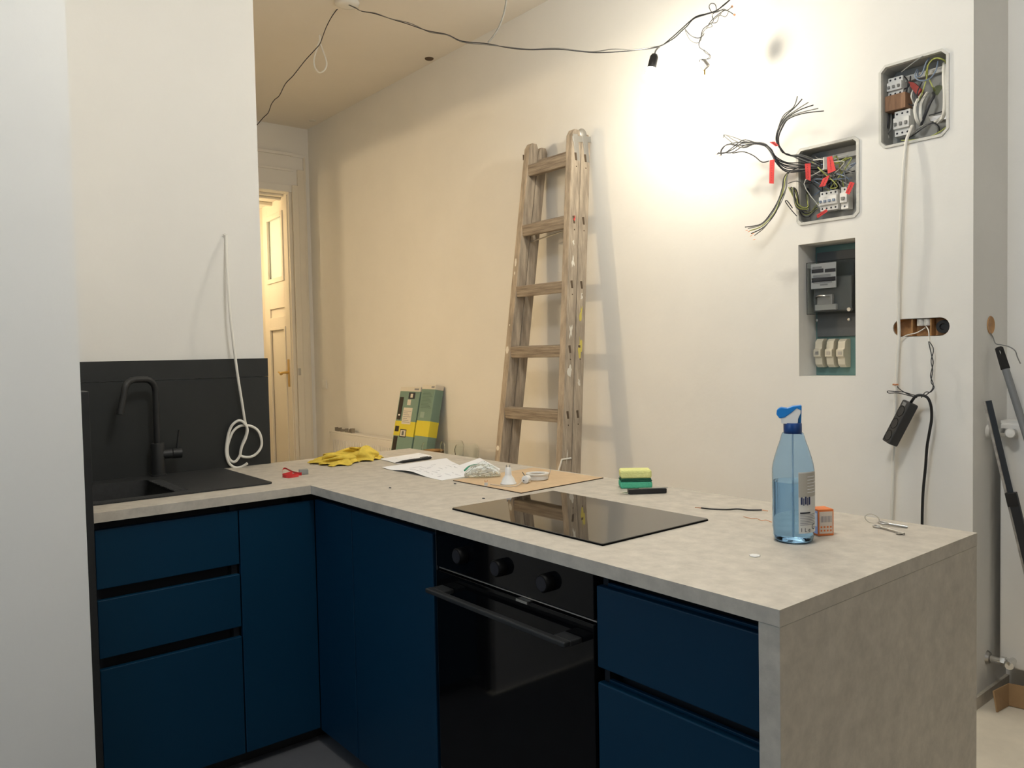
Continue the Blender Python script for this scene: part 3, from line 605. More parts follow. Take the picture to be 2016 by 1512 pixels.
# tall light cartons leaning behind the peninsula
def carton(xb, xt, w_, d_, h_, yb_, yt_, label, win):
    t = thing('carton', (xb+w_/2, yb_, 0), label, 'carton')
    az = np.array([xt-xb, yt_-yb_, 0]); az[2] = math.sqrt(max(h_*h_-az[0]**2-az[1]**2, .01)); az /= h_
    ax = np.array([1.0,0,0]); ax = ax-az*(ax@az); ax /= np.linalg.norm(ax); ay = np.cross(az, ax)
    o0 = np.array([xb, yb_, 0.004])+ay*0.0
    def part(u0, u1, v0, v1, s0, s1): return G().obb(o0+ax*(u0+u1)/2+ay*(v0+v1)/2+az*(s0+s1)/2, ax, ay, az, u1-u0, v1-v0, s1-s0)
    build('carton_body', part(0, w_, 0, d_, 0.02, h_-0.032), greenbox_m, t, bevel=0.002)
    build('carton_lid', part(0, w_, 0, d_, h_-0.032, h_), cartonwhite_m, t, bevel=0.002)
    build('yellow_band', part(-0.0008, w_+0.0008, -0.0008, d_+0.0008, 0.69*h_, 0.782*h_), yellowbox_m, t)
    e = -0.0016
    if win:
        for s0, s1 in ((0.79*h_, 0.934*h_), (0.715*h_, 0.75*h_), (0.50*h_, 0.685*h_)):
            build('window_cutout', part(0.012, 0.062, -0.002, 0.004, s0, s1), mat('carton_window_dark', (0.03,0.022,0.016), 0.25), t)
        build('product_glint', part(0.03, 0.05, -0.004, 0, 0.815*h_, 0.825*h_), white_m, t)
        lab_ = build('info_label', part(0.085, 0.20, e, 0.001, 0.765*h_, 0.868*h_), cartonwhite_m, t)
        for k in range(7): build('print_line', part(0.095, 0.19-0.02*(k % 3), e-0.0006, e, (0.776+0.0115*k)*h_, (0.779+0.0115*k)*h_), ink_m, lab_)
        sq = build('picture', part(0.085, 0.165, e-0.0004, 0.001, 0.682*h_, 0.732*h_), dark_ink_m, t)
        build('picture_inner', part(0.092, 0.158, e-0.0008, 0.0, 0.688*h_, 0.726*h_), cartonwhite_m, sq)
        build('picture_motif', part(0.112, 0.138, e-0.0012, 0.0, 0.694*h_, 0.720*h_), slate_m, sq)
        ic = build('icon', part(0.125, 0.205, e, 0.001, 0.925*h_, 0.965*h_), dark_ink_m, t)
        build('icon_inner', part(0.15, 0.18, e-0.0006, 0.0, 0.933*h_, 0.957*h_), cartonwhite_m, ic)
        build('icon', part(0.12, 0.165, e, 0.001, 0.885*h_, 0.92*h_), cartonwhite_m, t)
    else:
        for k in range(12): build('print_line', part(0.02, w_-0.02-0.012*(k % 4), e, 0.001, (0.86+0.0085*k)*h_, (0.862+0.0085*k)*h_), mat('carton_print', (0.10,0.16,0.14), 0.8), t)
        build('icon', part(0.03, 0.08, e, 0.001, 0.80*h_, 0.835*h_), mat('carton_print_pale', (0.30,0.40,0.36), 0.8), t)
    build('lid_print', part(w_*0.72, w_*0.93, e, 0.001, h_-0.022, h_-0.010), ink_m, t)
    return t
carton(-2.44, -2.45, 0.262, 0.07, 1.13, 1.60, 1.845, 'green light carton with a cut-out window and yellow band leaning at the wall', True)
carton(-2.165, -2.172, 0.165, 0.07, 1.15, 1.605, 1.85, 'narrower green carton with a yellow band, right of the one with a window', False)
# clear tubs on a low box behind the worktop
st = build('storage_box', G().mm(-1.90, -1.40, 1.62, 1.87, 0, 0.655), cardboard_m, label='brown cardboard box on the floor under the clear tubs', cat='box', bevel=0.003)
for i, (x, y, h_, m_, lab_) in enumerate(((-1.83,1.70,0.105,orange_m,'low clear tub with rust-coloured contents, left of the other tubs'),(-1.66,1.73,0.125,None,'clear plastic tub, the middle of three behind the worktop'),(-1.50,1.73,0.115,None,'clear plastic tub nearest the ladder foot'))):
    t = thing('plastic_tub', (x, y, 0.656), lab_, 'tub')
    build('shell', G().lathe([(0.0001,0.001),(0.062,0.001),(0.068,0.01),(0.078,h_*0.75),(0.070,h_*0.95),(0.066,h_),(0.064,h_),(0.068,h_*0.94),(0.075,h_*0.75),(0.065,0.012),(0.0001,0.005)], (x,y,0.656), n=24), clear_m, t, smooth=50)
    if m_: build('contents', G().lathe([(0.0001,0.006),(0.062,0.012),(0.070,h_*0.55),(0.0001,h_*0.62)], (x,y,0.656), n=20), m_, t, smooth=50)

# ================================================================== ELECTRICS ON THE BACK WALL
def P_(x, y, Y): return onY(x, y, Y)
def wires(parent, name, specs, r, seed=0, jit=0.004):
    rr_ = random.Random(seed)
    for pts, m_ in specs:
        build(name, G().tube(smooth_path([P_(x, y, Y)+np.array([rr_.uniform(-jit,jit), rr_.uniform(-jit,jit)*0.6, rr_.uniform(-jit,jit)]) for x, y, Y in pts], 5), r, 6), m_, parent, smooth=60)
def enclosure(t, B, c, rim, depth_):
    x0, x1, z0, z1 = B; e = 0.0004
    o_ = cham((x0-rim*0.6, x1+rim*0.6, z0-rim*0.6, z1+rim*0.6), c); i_ = cham((x0+rim, x1-rim, z0+rim, z1-rim), c*0.7); n = 8
    g = G(); g.add([(x,YB-0.006,z) for x,z in o_]+[(x,YB-0.006,z) for x,z in i_]+[(x,YB-e,z) for x,z in o_]+[(x,YB+0.012,z) for x,z in i_], [(i,(i+1)%n,(i+1)%n+n,i+n) for i in range(n)]+[(i,(i+1)%n,(i+1)%n+2*n,i+2*n) for i in range(n)]+[(i+n,(i+1)%n+n,(i+1)%n+3*n,i+3*n) for i in range(n)])
    build('rim', g, rim_m, t)
    g = G(); g.add([(x,YB+0.012,z) for x,z in i_]+[(x,YB+depth_,z) for x,z in i_], [(i,(i+1)%n,(i+1)%n+n,i+n) for i in range(n)]+[tuple(range(n,2*n))])
    build('tray', g, greybox_m, t)
    build('rail', G().mm(x0+0.03, x1-0.03, YB+depth_-0.02, YB+depth_-0.004, z1-0.055, z1-0.035), rim_m, t)
def breaker(t, a, b, Yf, poles, dep=0.05, kind=0):
    p0 = P_(a[0], a[1], Yf); p1 = P_(b[0], b[1], Yf); x0, x1 = p0[0], p1[0]; z1, z0 = p0[2], p1[2]
    h = z1-z0
    br = build('circuit_breaker', G().mm(x0, x1, Yf+0.012, Yf+dep, z0, z1).mm(x0, x1, Yf, Yf+0.012, z0+h*0.28, z1-h*0.28), white_m, t, bevel=0.0015)
    w = (x1-x0)/poles
    for k in range(poles):
        xx = x0+w*(k+0.5)
        build('toggle', G().mm(xx-w*0.22, xx+w*0.22, Yf-0.008, Yf, z0+h*0.40, z0+h*0.52), (wblue_m if kind else wgrey_m), br)
        for zz in (z0+h*0.12, z1-h*0.12): build('screw_hole', G().lathe([(0.0001,0.001),(0.0038,0.001),(0.0038,0)], (xx, Yf+0.0118, zz), axis=(0,-1,0), n=10), dark_ink_m, br)
# lower box
b2 = thing('distribution_box', ((BOX2[0]+BOX2[1])/2, YB, BOX2[2]), 'open grey electrical box with red tagged wires spilling out, above the meter recess', 'electrical box')
enclosure(b2, BOX2, 0.018, 0.007, 0.085)
Z2 = lambda zx, zy: (1400+zx/4.725, 180+zy/4.725)
breaker(b2, Z2(1000, 935), Z2(1165, 1090), YB+0.02, 4, kind=1)
breaker(b2, Z2(1195, 890), Z2(1262, 1085), YB+0.02, 1)
def zb(lst): return [(*Z2(a, b), Y) for a, b, Y in lst]
sp = []
inY = YB+0.03
for k in range(9):      # bunch going left
    j = (k-4)*7
    sp.append((zb([(1100+j*2,700+j,inY),(960,700+j*0.6,YB+0.01),(830,705+j*1.3,YB-0.03),(700,700+j*1.6,YB-0.07),(610,640+j,YB-0.10),(560,560+j*0.7,YB-0.115),(500,497+j*0.3,YB-0.12),(400,478+j*0.5,YB-0.13),(300,485+j*1.4,YB-0.135)] +
               ([(200,545+j,YB-0.14),(120,570,YB-0.14),(60,582+j*0.3,YB-0.14)] if k % 3 == 0 else [(215,462+j*1.5,YB-0.14),(130,412+j*0.7,YB-0.14),(115,430,YB-0.14)] if k % 3 == 1 else [(160,490,YB-0.14),(100,540,YB-0.14),(92,595,YB-0.14)])), [wdark_m, wgrey_m, wdark_m][k % 3]))
for k in range(6):      # bunch going up
    j = (k-2)*10
    sp.append((zb([(1060,690+j,inY),(850,610+j,YB-0.02),(720,590,YB-0.06),(650,540+j*0.3,YB-0.09),(612+j*0.5,440,YB-0.11),(640+j*0.8,330,YB-0.12),(700+j,235+j*0.4,YB-0.125),(800+j*2,165+j*1.2,YB-0.13),(900+j*5,100+j*2.6,YB-0.13)]), [wgrey_m, wdark_m][k % 2]))
for k in range(5):      # bunch going down
    j = (k-2)*9
    sp.append((zb([(1000,720+j,inY),(860,725+j,YB-0.02),(740,745,YB-0.06),(695+j*0.4,800,YB-0.085),(682+j,900,YB-0.09),(640+j*1.2,1010,YB-0.095),(585+j,1130,YB-0.10),(480+j,1245+j,YB-0.10),(360+j*2.2,1300+j*2.2,YB-0.10)]), [wdark_m, wgrey_m, wgreen_m][k % 3]))
for k in range(6):      # loop at lower left
    j = k*10
    sp.append((zb([(880,930,inY+0.03),(905,1040+j,YB),(870,1085+j*0.5,YB-0.02),(800,1040+j,YB-0.04),(745+j*0.5,930+j*0.4,YB-0.05),(722+j,895,YB-0.05),(760+j,940,YB-0.04),(830,1080+j,YB-0.01),(900,1120+j,YB+0.01),(985,1080,inY)]), [wgreen_m, wgrey_m, wdark_m][k % 3]))
sp.append((zb([(540,650,YB-0.10),(470,662,YB-0.12),(400,600,YB-0.125),(300,560,YB-0.13),(200,580,YB-0.135)]), wdark_m))
sp.append((zb([(800,1160,YB-0.03),(740,1100,YB-0.04),(695,1030,YB-0.04),(712,1020,YB-0.04),(760,1080,YB-0.03)]), wdark_m))
sp.append((zb([(720,855,YB-0.05),(800,835,YB-0.02),(870,900,inY)]), wgrey_m))
rng = random.Random(3)
for k in range(22):     # clutter inside the box
    a = (rng.uniform(850,1330), rng.uniform(560,820)); b = (rng.uniform(850,1330), rng.uniform(600,900)); c_ = (rng.uniform(930,1340), rng.uniform(700,1150))
    sp.append((zb([(a[0],a[1],YB+0.06),((a[0]+b[0])/2+rng.uniform(-40,40),(a[1]+b[1])/2,YB+rng.uniform(0.0,0.03)),(b[0],b[1],YB+rng.uniform(0.0,0.02)),(c_[0],c_[1],YB+0.06)]), [wgrey_m,wdark_m,wgreen_m,wblue_m,wwhite_m,wgrey_m][k % 6]))
wires(b2, 'wire', sp, 0.0022, 5, 0.003)
for zx, zy in ((60,582),(92,595),(360,1300),(380,1340),(410,1375),(340,1290),(400,1320)): build('bare_end', G().cyl(P_(*Z2(zx,zy), YB-0.12), P_(*Z2(zx-18,zy+6), YB-0.12), 0.0014, n=5), copper_m, b2)
def tag_(t, pts, Y, bend=0.0):
    q = [P_(*Z2(a, b), Y) for a, b in pts]
    tg = build('cable_tag', G().prism(q, (0, 0.0012, 0)), red_m, t)
    c_ = sum(q)/len(q); d = (q[2]+q[3])/2-(q[0]+q[1])/2; dn = d/np.linalg.norm(d); wv = np.cross(dn, (0,1,0))
    rt_ = random.Random(int(abs(c_[0])*9999))
    for k in np.linspace(-0.36, 0.36, 8):
        a_ = rt_.uniform(-0.9, 0.9); w2 = wv*math.cos(a_)+dn*math.sin(a_); d2 = dn*math.cos(a_)-wv*math.sin(a_)
        build('handwriting', G().obb(c_+d*k+wv*rt_.uniform(-0.001,0.001)+np.array([0,-0.0006,0]), w2, (0,1,0), d2, rt_.uniform(0.003,0.006), 0.0008, 0.0011), dark_ink_m, tg)
tag_(b2, [(545,640),(590,632),(582,858),(540,855)], YB-0.11)
tag_(b2, [(540,470),(590,465),(628,505),(600,512)], YB-0.115)
tag_(b2, [(872,672),(925,668),(925,832),(880,815)], YB-0.03)
tag_(b2, [(1075,612),(1125,600),(1160,735),(1085,765)], YB-0.03)
tag_(b2, [(1040,810),(1105,775),(1060,880),(1005,888)], YB-0.005)
tag_(b2, [(1290,840),(1335,850),(1285,960),(1248,945)], YB-0.01)
tag_(b2, [(1070,1095),(1085,1115),(990,1180),(980,1150)], YB-0.005)
build('cable_gland', G().cyl(P_(*Z2(880,930), YB+0.08), P_(*Z2(880,930), YB+0.055), 0.016, n=16), black_m, b2)
build('cable_gland', G().cyl(P_(*Z2(1140,860), YB+0.08), P_(*Z2(1140,860), YB+0.055), 0.026, n=16), black_m, b2)
build('terminal_block', G().obb(P_(*Z2(1060,670), YB-0.02), LAT, VIEWH, ZUP, 0.012, 0.012, 0.05), rim_m, b2)
# crack above
# upper box
b1 = thing('distribution_box', ((BOX1[0]+BOX1[1])/2, YB, BOX1[2]), 'open grey electrical box at upper right with breakers and a wood offcut', 'electrical box')
enclosure(b1, BOX1, 0.024, 0.006, 0.09)
Z1 = lambda zx, zy: (1700+zx/6.05, 70+zy/6.05)
def zc1(lst): return [(*Z1(a, b), Y) for a, b, Y in lst]
breaker(b1, Z1(275, 510), Z1(450, 690), YB+0.035, 3); breaker(b1, Z1(352, 905), Z1(540, 1165), YB+0.03, 3)
p0 = P_(*Z1(205, 705), YB+0.025); p1 = P_(*Z1(498, 890), YB+0.025)
build('wood_offcut', G().mm(p0[0], p1[0], YB+0.025, YB+0.085, p1[2]+0.012, p0[2]-0.012), offcut_m, b1, bevel=0.002)
sp = [(zc1([(690,690,YB+0.06),(630,800,YB+0.02),(610,900,YB+0.0),(640,1020,YB+0.01),(700,1080,YB+0.05)]), wwhite_m), (zc1([(760,680,YB+0.06),(690,800,YB+0.03),(680,950,YB+0.01),(700,1060,YB+0.04)]), wwhite_m),
      (zc1([(830,680,YB+0.06),(840,720,YB+0.03),(790,800,YB+0.02),(730,950,YB+0.02),(680,1070,YB+0.03)]), wdark_m), (zc1([(960,330,YB+0.05),(955,500,YB+0.01),(965,700,YB+0.005),(955,900,YB+0.01),(930,980,YB+0.03),(850,1030,YB+0.06)]), wwhite_m),
      (zc1([(985,350,YB+0.05),(975,520,YB+0.012),(985,760,YB+0.01),(960,950,YB+0.02),(880,1050,YB+0.05)]), wwhite_m)]
wires(b1, 'cable', sp, 0.0055, 2, 0.001)
sp = [(zc1([(640,400,YB+0.05),(612,480,YB+0.02),(660,535,YB+0.01),(780,520,YB+0.01),(860,420,YB+0.01),(890,300,YB+0.03)]), wblue_m), (zc1([(650,420,YB+0.05),(640,490,YB+0.03),(700,460,YB+0.02),(740,330,YB+0.02),(790,260,YB+0.03)]), wblue_m),
      (zc1([(760,470,YB+0.04),(770,350,YB+0.01),(850,270,YB+0.01),(950,290,YB+0.02),(985,330,YB+0.05)]), wgreen_m), (zc1([(740,480,YB+0.04),(780,330,YB+0.015),(880,265,YB+0.01),(980,310,YB+0.04)]), wgreen_m),
      (zc1([(760,470,YB+0.04),(735,560,YB+0.01),(700,680,YB+0.01),(650,780,YB+0.05)]), wgreen_m), (zc1([(780,520,YB+0.04),(820,600,YB+0.02),(850,660,YB+0.05)]), wgreen_m),
      (zc1([(700,560,YB+0.05),(640,680,YB+0.02),(645,800,YB+0.05)]), wdark_m), (zc1([(590,640,YB+0.06),(570,720,YB+0.03),(600,810,YB+0.05)]), wwhite_m),
      (zc1([(300,900,YB+0.06),(290,1050,YB+0.04),(270,1180,YB+0.06)]), wdark_m), (zc1([(330,930,YB+0.06),(325,1100,YB+0.03),(280,1190,YB+0.06)]), wgrey_m),
      (zc1([(520,1230,YB+0.04),(620,1170,YB+0.02),(720,1090,YB+0.01),(830,1040,YB+0.01),(890,1080,YB+0.02),(910,1150,YB+0.04)]), wdark_m), (zc1([(560,1200,YB+0.04),(650,1110,YB+0.02),(780,1040,YB+0.01),(880,1090,YB+0.02),(880,1160,YB+0.04)]), wgrey_m),
      (zc1([(450,1250,YB+0.03),(600,1240,YB+0.02),(780,1210,YB+0.02),(900,1150,YB+0.03),(1005,1080,YB+0.04)]), wgreen_m), (zc1([(450,440,YB+0.03),(560,350,YB-0.01),(680,260,YB-0.01),(760,225,YB+0.01)]), wgrey_m),
      (zc1([(480,480,YB+0.06),(530,560,YB+0.05),(500,700,YB+0.06)]), wdark_m), (zc1([(560,480,YB+0.06),(540,600,YB+0.05),(480,640,YB+0.06)]), wdark_m),
      (zc1([(780,950,YB+0.06),(860,930,YB+0.04),(940,905,YB+0.05)]), wdark_m), (zc1([(510,800,YB+0.06),(570,830,YB+0.05),(620,830,YB+0.06)]), wdark_m)]
wires(b1, 'wire', sp, 0.0024, 9, 0.001)
q = [P_(*Z1(a, b), YB+0.05) for a, b in ((530,545),(600,560),(690,640),(640,720),(560,610))]
build('red_connector', G().prism(q, (0, 0.02, 0)), mat('dull_red', (0.35,0.05,0.04), 0.5), b1)
q = [P_(*Z1(a, b), YB+0.07) for a, b in ((780,970),(1000,930),(1005,990),(800,1020))]
build('paper_scrap', G().prism(q, (0, 0.001, 0)), paper_m, b1)
build('cable_entry', G().cyl(P_(*Z1(265,1215), YB+0.085), P_(*Z1(265,1215), YB+0.05), 0.012, n=14), rim_m, b1)
build('entry_disc', G().cyl(P_(*Z1(890,650), YB+0.0895), P_(*Z1(890,650), YB+0.086), 0.018, n=18), mat('olive_disc', (0.16,0.18,0.10), 0.6), b1)
# long white cable
lc = [(1796,248,YB+0.02),(1790,262,YB-0.008),(1784,280,YB-0.02),(1779,330,YB-0.03),(1775,400,YB-0.035),(1772,480,YB-0.035),(1769,560,YB-0.03),(1769,620,YB-0.025),(1770,660,YB-0.02),(1767,700,YB-0.025),(1764,760,YB-0.03),(1762,820,YB-0.03),(1759,890,YB-0.03),(1757,960,YB-0.03),(1754,1040,YB-0.03),(1752,1120,YB-0.03),(1750,1250,YB-0.02)]
build('wall_cable', G().tube(smooth_path([P_(*a) for a in lc]), 0.0058, 10), wwhite_m, label='long white cable hanging down the wall from the upper electrical box', cat='cable', smooth=60)
# meter recess
NB = YB+0.148
build('backboard', G().mm(NICHE[0]+0.001, NICHE[1]-0.001, NB-0.012, NB, NICHE[2]+0.001, NICHE[3]-0.001), teal_m, label='teal backboard at the rear of the meter recess', cat='board')
Z3 = lambda zx, zy: (1540+zx/3.361, 450+zy/3.361)
def nb(a, b, Y, Y2):
    p0 = P_(*Z3(*a), Y); p1 = P_(*Z3(*b), Y); x1 = min(p1[0], NICHE[1]-0.003); x0 = max(p0[0], NICHE[0]+0.002); return G().mm(x0, x1, Y, Y2, p1[2], p0[2])
em = thing('electricity_meter', (0.79, NB-0.05, 1.34), 'electricity meter under a clear cover on a grey plate in the wall recess', 'meter')
build('mounting_plate', G().mm(NICHE[0]+0.012, NICHE[1]-0.002, NB-0.024, NB-0.0125, P_(*Z3(300,724), NB-0.055)[2]+0.006, 1.735), slate_m, em, bevel=0.002)
mb = build('meter_body', nb((205,330), (460,540), NB-0.075, NB-0.0245), slate_m, em, bevel=0.004)
lab3 = build('rating_plate', nb((190,237), (355,388), NB-0.100, NB-0.096), mat('rating_plate_print', (0.50,0.50,0.52), 0.6), em)
for a in ((195,272,272,290),(282,268,352,284),(195,330,352,344)): build('print_bar', nb((a[0],a[1]), (a[2],a[3]), NB-0.1012, NB-0.0995), dark_ink_m, lab3)
for a in ((200,255,260,262),(250,368,300,374),(205,310,320,315),(205,352,330,356)): build('print_line', nb((a[0],a[1]), (a[2],a[3]), NB-0.1012, NB-0.0995), ink_m, lab3)
dk = P_(*Z3(275,465), NB-0.086)
build('meter_disc', G().lathe([(0.0001,0.003),(0.034,0.003),(0.034,0)], (dk[0], NB-0.084, dk[2]), axis=(0,0.35,1), n=24), steel_m, em, smooth=40)
build('register', nb((230,440), (330,500), NB-0.094, NB-0.076), mat('register_grey', (0.30,0.30,0.30), 0.5), em, bevel=0.002)
build('terminal_bar', nb((215,505), (355,535), NB-0.092, NB-0.076), mat('terminal_grey', (0.38,0.38,0.38), 0.5), em, bevel=0.002)
g = nb((160,228), (478,552), NB-0.108, NB-0.0255)
vs = np.array(g.v); lo, hi = vs.min(0), vs.max(0); gg = G().mm(lo[0], hi[0], lo[1], hi[1], lo[2], hi[2]); k = 0.002; gi = G().mm(lo[0]+k, hi[0]-k, lo[1]+k, hi[1]-0.0003, lo[2]+k, hi[2]-k); gi.f = [tuple(reversed(f)) for f in gi.f]; gg.add(gi.v, gi.f)
def build_raw(name, g, m, parent):
    import bmesh as _b
    V = np.array(g.v); lo_, hi_ = V.min(0), V.max(0); org = np.array([(lo_[0]+hi_[0])/2, (lo_[1]+hi_[1])/2, lo_[2]])
    me = bpy.data.meshes.new(name); me.from_pydata([tuple(p) for p in V-org], [], g.f); me.update(); me.materials.append(m)
    o = bpy.data.objects.new(name, me); COL.objects.link(o); ORG[o.name] = org; o.parent = parent; o.location = tuple(org-ORG[parent.name]); return o
build_raw('clear_cover', gg, clear_m, em)
for x, y in ((230,607),(443,602)): pp = P_(*Z3(x,y), NB-0.026); build('screw', G().lathe([(0.0001,0.006),(0.006,0.005),(0.007,0)], (pp[0], NB-0.024, pp[2]), axis=(0,-1,0), n=14), steel_m, em, smooth=40)
pp = P_(*Z3(455,535), NB-0.10); build('sealing_screw', G().cyl((pp[0],NB-0.118,pp[2]), (pp[0],NB-0.10,pp[2]), 0.008, n=12), steel_m, em)
for i, (a, b, lab_) in enumerate(((218,296,'left of three cream fuse holders under the electricity meter'),(293,366,'middle one of three cream fuse holders under the electricity meter'),(368,452,'right of three cream fuse holders, partly beside the recess edge'))):
    p0 = P_(*Z3(a,730), NB-0.055); p1 = P_(*Z3(b,918), NB-0.055); x0, x1, z0, z1 = p0[0]+0.002, min(p0[0]+0.034, NICHE[1]-0.003), p1[2], p0[2]; h = z1-z0; y1 = NB-0.0125
    t = thing('fuse_holder', ((x0+x1)/2, y1-0.03, z0), lab_, 'fuse', group='fuse holders in the meter recess')
    prof = [(y1,z0),(y1-0.03,z0),(y1-0.045,z0+h*0.1),(y1-0.05,z0+h*0.35),(y1-0.062,z0+h*0.38),(y1-0.062,z0+h*0.62),(y1-0.05,z0+h*0.66),(y1-0.045,z0+h*0.9),(y1-0.03,z1),(y1,z1)]
    build('body', G().prism([(x0,yy,zz) for yy,zz in prof], (x1-x0,0,0)), cream_m, t, bevel=0.002)
    build('fuse_window', G().mm(x0+(x1-x0)*0.25, x0+(x1-x0)*0.75, y1-0.0635, y1-0.061, z0+h*0.44, z0+h*0.56), steel_m, t)
# chased socket row
sr = thing('socket_boxes', ((SOCK[0]+SOCK[1])/2, YB, SOCK[2]-0.03), 'row of three open orange socket boxes sunk in the wall', 'socket')
n = len(pill(*SOCK)); i_ = pill(SOCK[0]+0.002, SOCK[1]-0.002, SOCK[2], SOCK[3]-0.002)
g = G().add([(x,YB+0.004,z) for x,z in i_]+[(x,YB+0.045,z) for x,z in i_], [(i,(i+1)%n,(i+1)%n+n,i+n) for i in range(n)]+[tuple(range(n,2*n))])
build('box_shell', g, orange_m, sr)
for x in (1.109, 1.177): build('divider', G().mm(x-0.002, x+0.002, YB+0.006, YB+0.045, SOCK[2]-0.031, SOCK[2]+0.031), orange_m, sr)
build('round_insert', G().lathe([(0.0001,0.004),(0.010,0.004),(0.012,0.010),(0.024,0.010),(0.025,0.0)], (1.214, YB+0.03, SOCK[2]), axis=(0,-1,0), n=24), black_m, sr, smooth=40)
for x in (1.135, 1.16): build('conduit_stub', G().cyl((x,YB+0.02,SOCK[2]+0.006), (x,YB+0.02,SOCK[2]+0.032), 0.013, n=14), rim_m, sr)
wires(sr, 'wire', [([(1770,668,YB-0.02),(1785,660,YB-0.01),(1805,655,YB+0.01),(1822,645,YB+0.02)], wwhite_m), ([(1822,640,YB+0.02),(1828,652,YB-0.005),(1829,672,YB-0.015),(1831,680,YB-0.015)], wwhite_m)], 0.0022, 4, 0.0005)
# power strip
psc = P_(1772, 833, YB-0.07)
vd = C-psc; vd[2] = 0; vd /= np.linalg.norm(vd); lf = np.array([vd[1], -vd[0], 0]); lf = lf if lf@LAT < 0 else -lf
n1 = 0.5*vd+0.866*lf; n2 = 0.866*vd-0.5*lf; Rm = Matrix.Rotation(math.radians(-25), 3, Vector(vd))
n1, n2, av = (np.array(Rm @ Vector(a)) for a in (n1, n2, ZUP))
if (av@LAT) < 0: Rm = Matrix.Rotation(math.radians(25), 3, Vector(vd)); n1, n2, av = (np.array(Rm @ Vector(a)) for a in (0.5*vd+0.866*lf, 0.866*vd-0.5*lf, ZUP))
ps = thing('power_strip', psc-ZUP*0.09, 'black three-way power strip hanging on its tied cable', 'power strip')
build('body', G().obb(psc, n1, n2, av, 0.040, 0.052, 0.172), mat('charcoal_plastic', (0.032,0.032,0.033), 0.5), ps, bevel=0.006, seg=3)
for k in (-1, 0, 1):
    c_ = psc+n1*0.0195+av*(k*0.050-0.008)
    s_ = build('socket', G().lathe([(0.0195,0.0015),(0.021,0.001),(0.0215,0.0)], c_, axis=n1, n=24).lathe([(0.0195,0.0015),(0.019,-0.010),(0.0001,-0.010)], c_, axis=n1, n=24), mat('socket_black', (0.002,0.002,0.002), 0.7, spec=0.1), ps, smooth=40)
build('switch_cap', G().obb(psc+n1*0.0205+av*0.072, n1, n2, av, 0.003, 0.022, 0.014), greyh_m, ps, bevel=0.001)
top = psc+av*0.086
cb_ = [P_(1797,787,YB-0.07), P_(1803,780,YB-0.07), P_(1813,778,YB-0.065), P_(1826,783,YB-0.06), P_(1833,800,YB-0.055), P_(1834,825,YB-0.05), P_(1830,850,YB-0.05), P_(1825,880,YB-0.045), P_(1822,920,YB-0.04), P_(1818,960,YB-0.04), P_(1816,1000,YB-0.04), P_(1815,1060,YB-0.04), P_(1813,1200,YB-0.03)]
build('cable', G().tube(smooth_path([top]+cb_), 0.0052, 10), black_m, ps, smooth=60)
wires(ps, 'tie_wire', [([(1829,672,YB-0.015),(1838,688,YB-0.03),(1833,710,YB-0.03),(1836,730,YB-0.03),(1833,752,YB-0.035),(1839,762,YB-0.04),(1832,772,YB-0.05),(1822,772,YB-0.06),(1814,783,YB-0.065)], wdark_m),
    ([(1828,672,YB-0.015),(1834,700,YB-0.03),(1837,715,YB-0.03),(1832,740,YB-0.03),(1837,755,YB-0.035),(1834,768,YB-0.05),(1820,780,YB-0.06)], wdark_m),
    ([(1822,781,YB-0.06),(1800,778,YB-0.065),(1780,772,YB-0.05),(1764,771,YB-0.04),(1748,770,YB-0.045),(1750,774,YB-0.045),(1770,774,YB-0.05),(1800,782,YB-0.065)], wdark_m),
    ([(1765,757,YB-0.02),(1770,765,YB-0.04),(1785,775,YB-0.05),(1805,783,YB-0.06)], wdark_m)], 0.0018, 6, 0.0004)
build('cable_tie', G().lathe([(0.010,-0.003),(0.011,0.0),(0.010,0.003),(0.0075,0.003),(0.0075,-0.003),(0.010,-0.003)], P_(1763,757,YB-0.029), n=14), copper_m, ps, smooth=40)

# ================================================================== RIGHT RECESS
r2 = thing('radiator', (1.75, 2.13, 0.12), 'white panel radiator in the recess at the right edge', 'radiator')
build('panel', G().mm(1.354, 2.4, 2.10, 2.114, 0.128, 1.035), enamel_m, r2, bevel=0.006)
build('rear_panel', G().mm(1.36, 2.4, 2.165, 2.178, 0.128, 1.035), enamel_m, r2)
build('top_grille', G().mm(1.354, 2.4, 2.106, 2.178, 1.035, 1.045), enamel_m, r2)
for x in (1.6, 2.1): build('wall_bracket', G().mm(x, x+0.03, 2.178, 2.2495, 0.2, 0.9), steel_m, r2)
for zv, lab_ in ((1.005, 1), (0.158, 0)):
    y0 = 2.065; v_ = build('valve', G().cyl((1.337,y0,zv), (1.372,y0,zv), 0.013, n=16).cyl((1.372,y0,zv), (1.387,y0,zv), 0.018, n=6).cyl((1.387,y0,zv), (1.415,y0,zv), 0.015, n=16).cyl((1.40,y0,zv), (1.40,2.10,zv), 0.012, n=14), chrome_m, r2, smooth=35)
    build('valve_cap', G().lathe([(0.0001,0.020),(0.014,0.018),(0.017,0.010),(0.017,0.0),(0.0001,0.0)], (1.404,y0-0.014,zv), axis=(0.3,-1,0), n=20), enamel_m if lab_ else chrome_m, v_, smooth=40)
    build('pipe_rosette', G().lathe([(0.0001,0.012),(0.020,0.010),(0.026,0.0)], (XE,y0,zv), axis=(1,0,0), n=20), enamel_m if lab_ else steel_m, v_, smooth=40)
    build('pipe', G().cyl((XE+0.002,y0,zv), (1.34,y0,zv), 0.008, n=12), chrome_m, v_)
pd_ = onX(1950, 640, XE)
hk = thing('wall_box', (XE, pd_[1], pd_[2]-0.035), 'round orange wiring box in the recess side with a loose wire', 'socket')
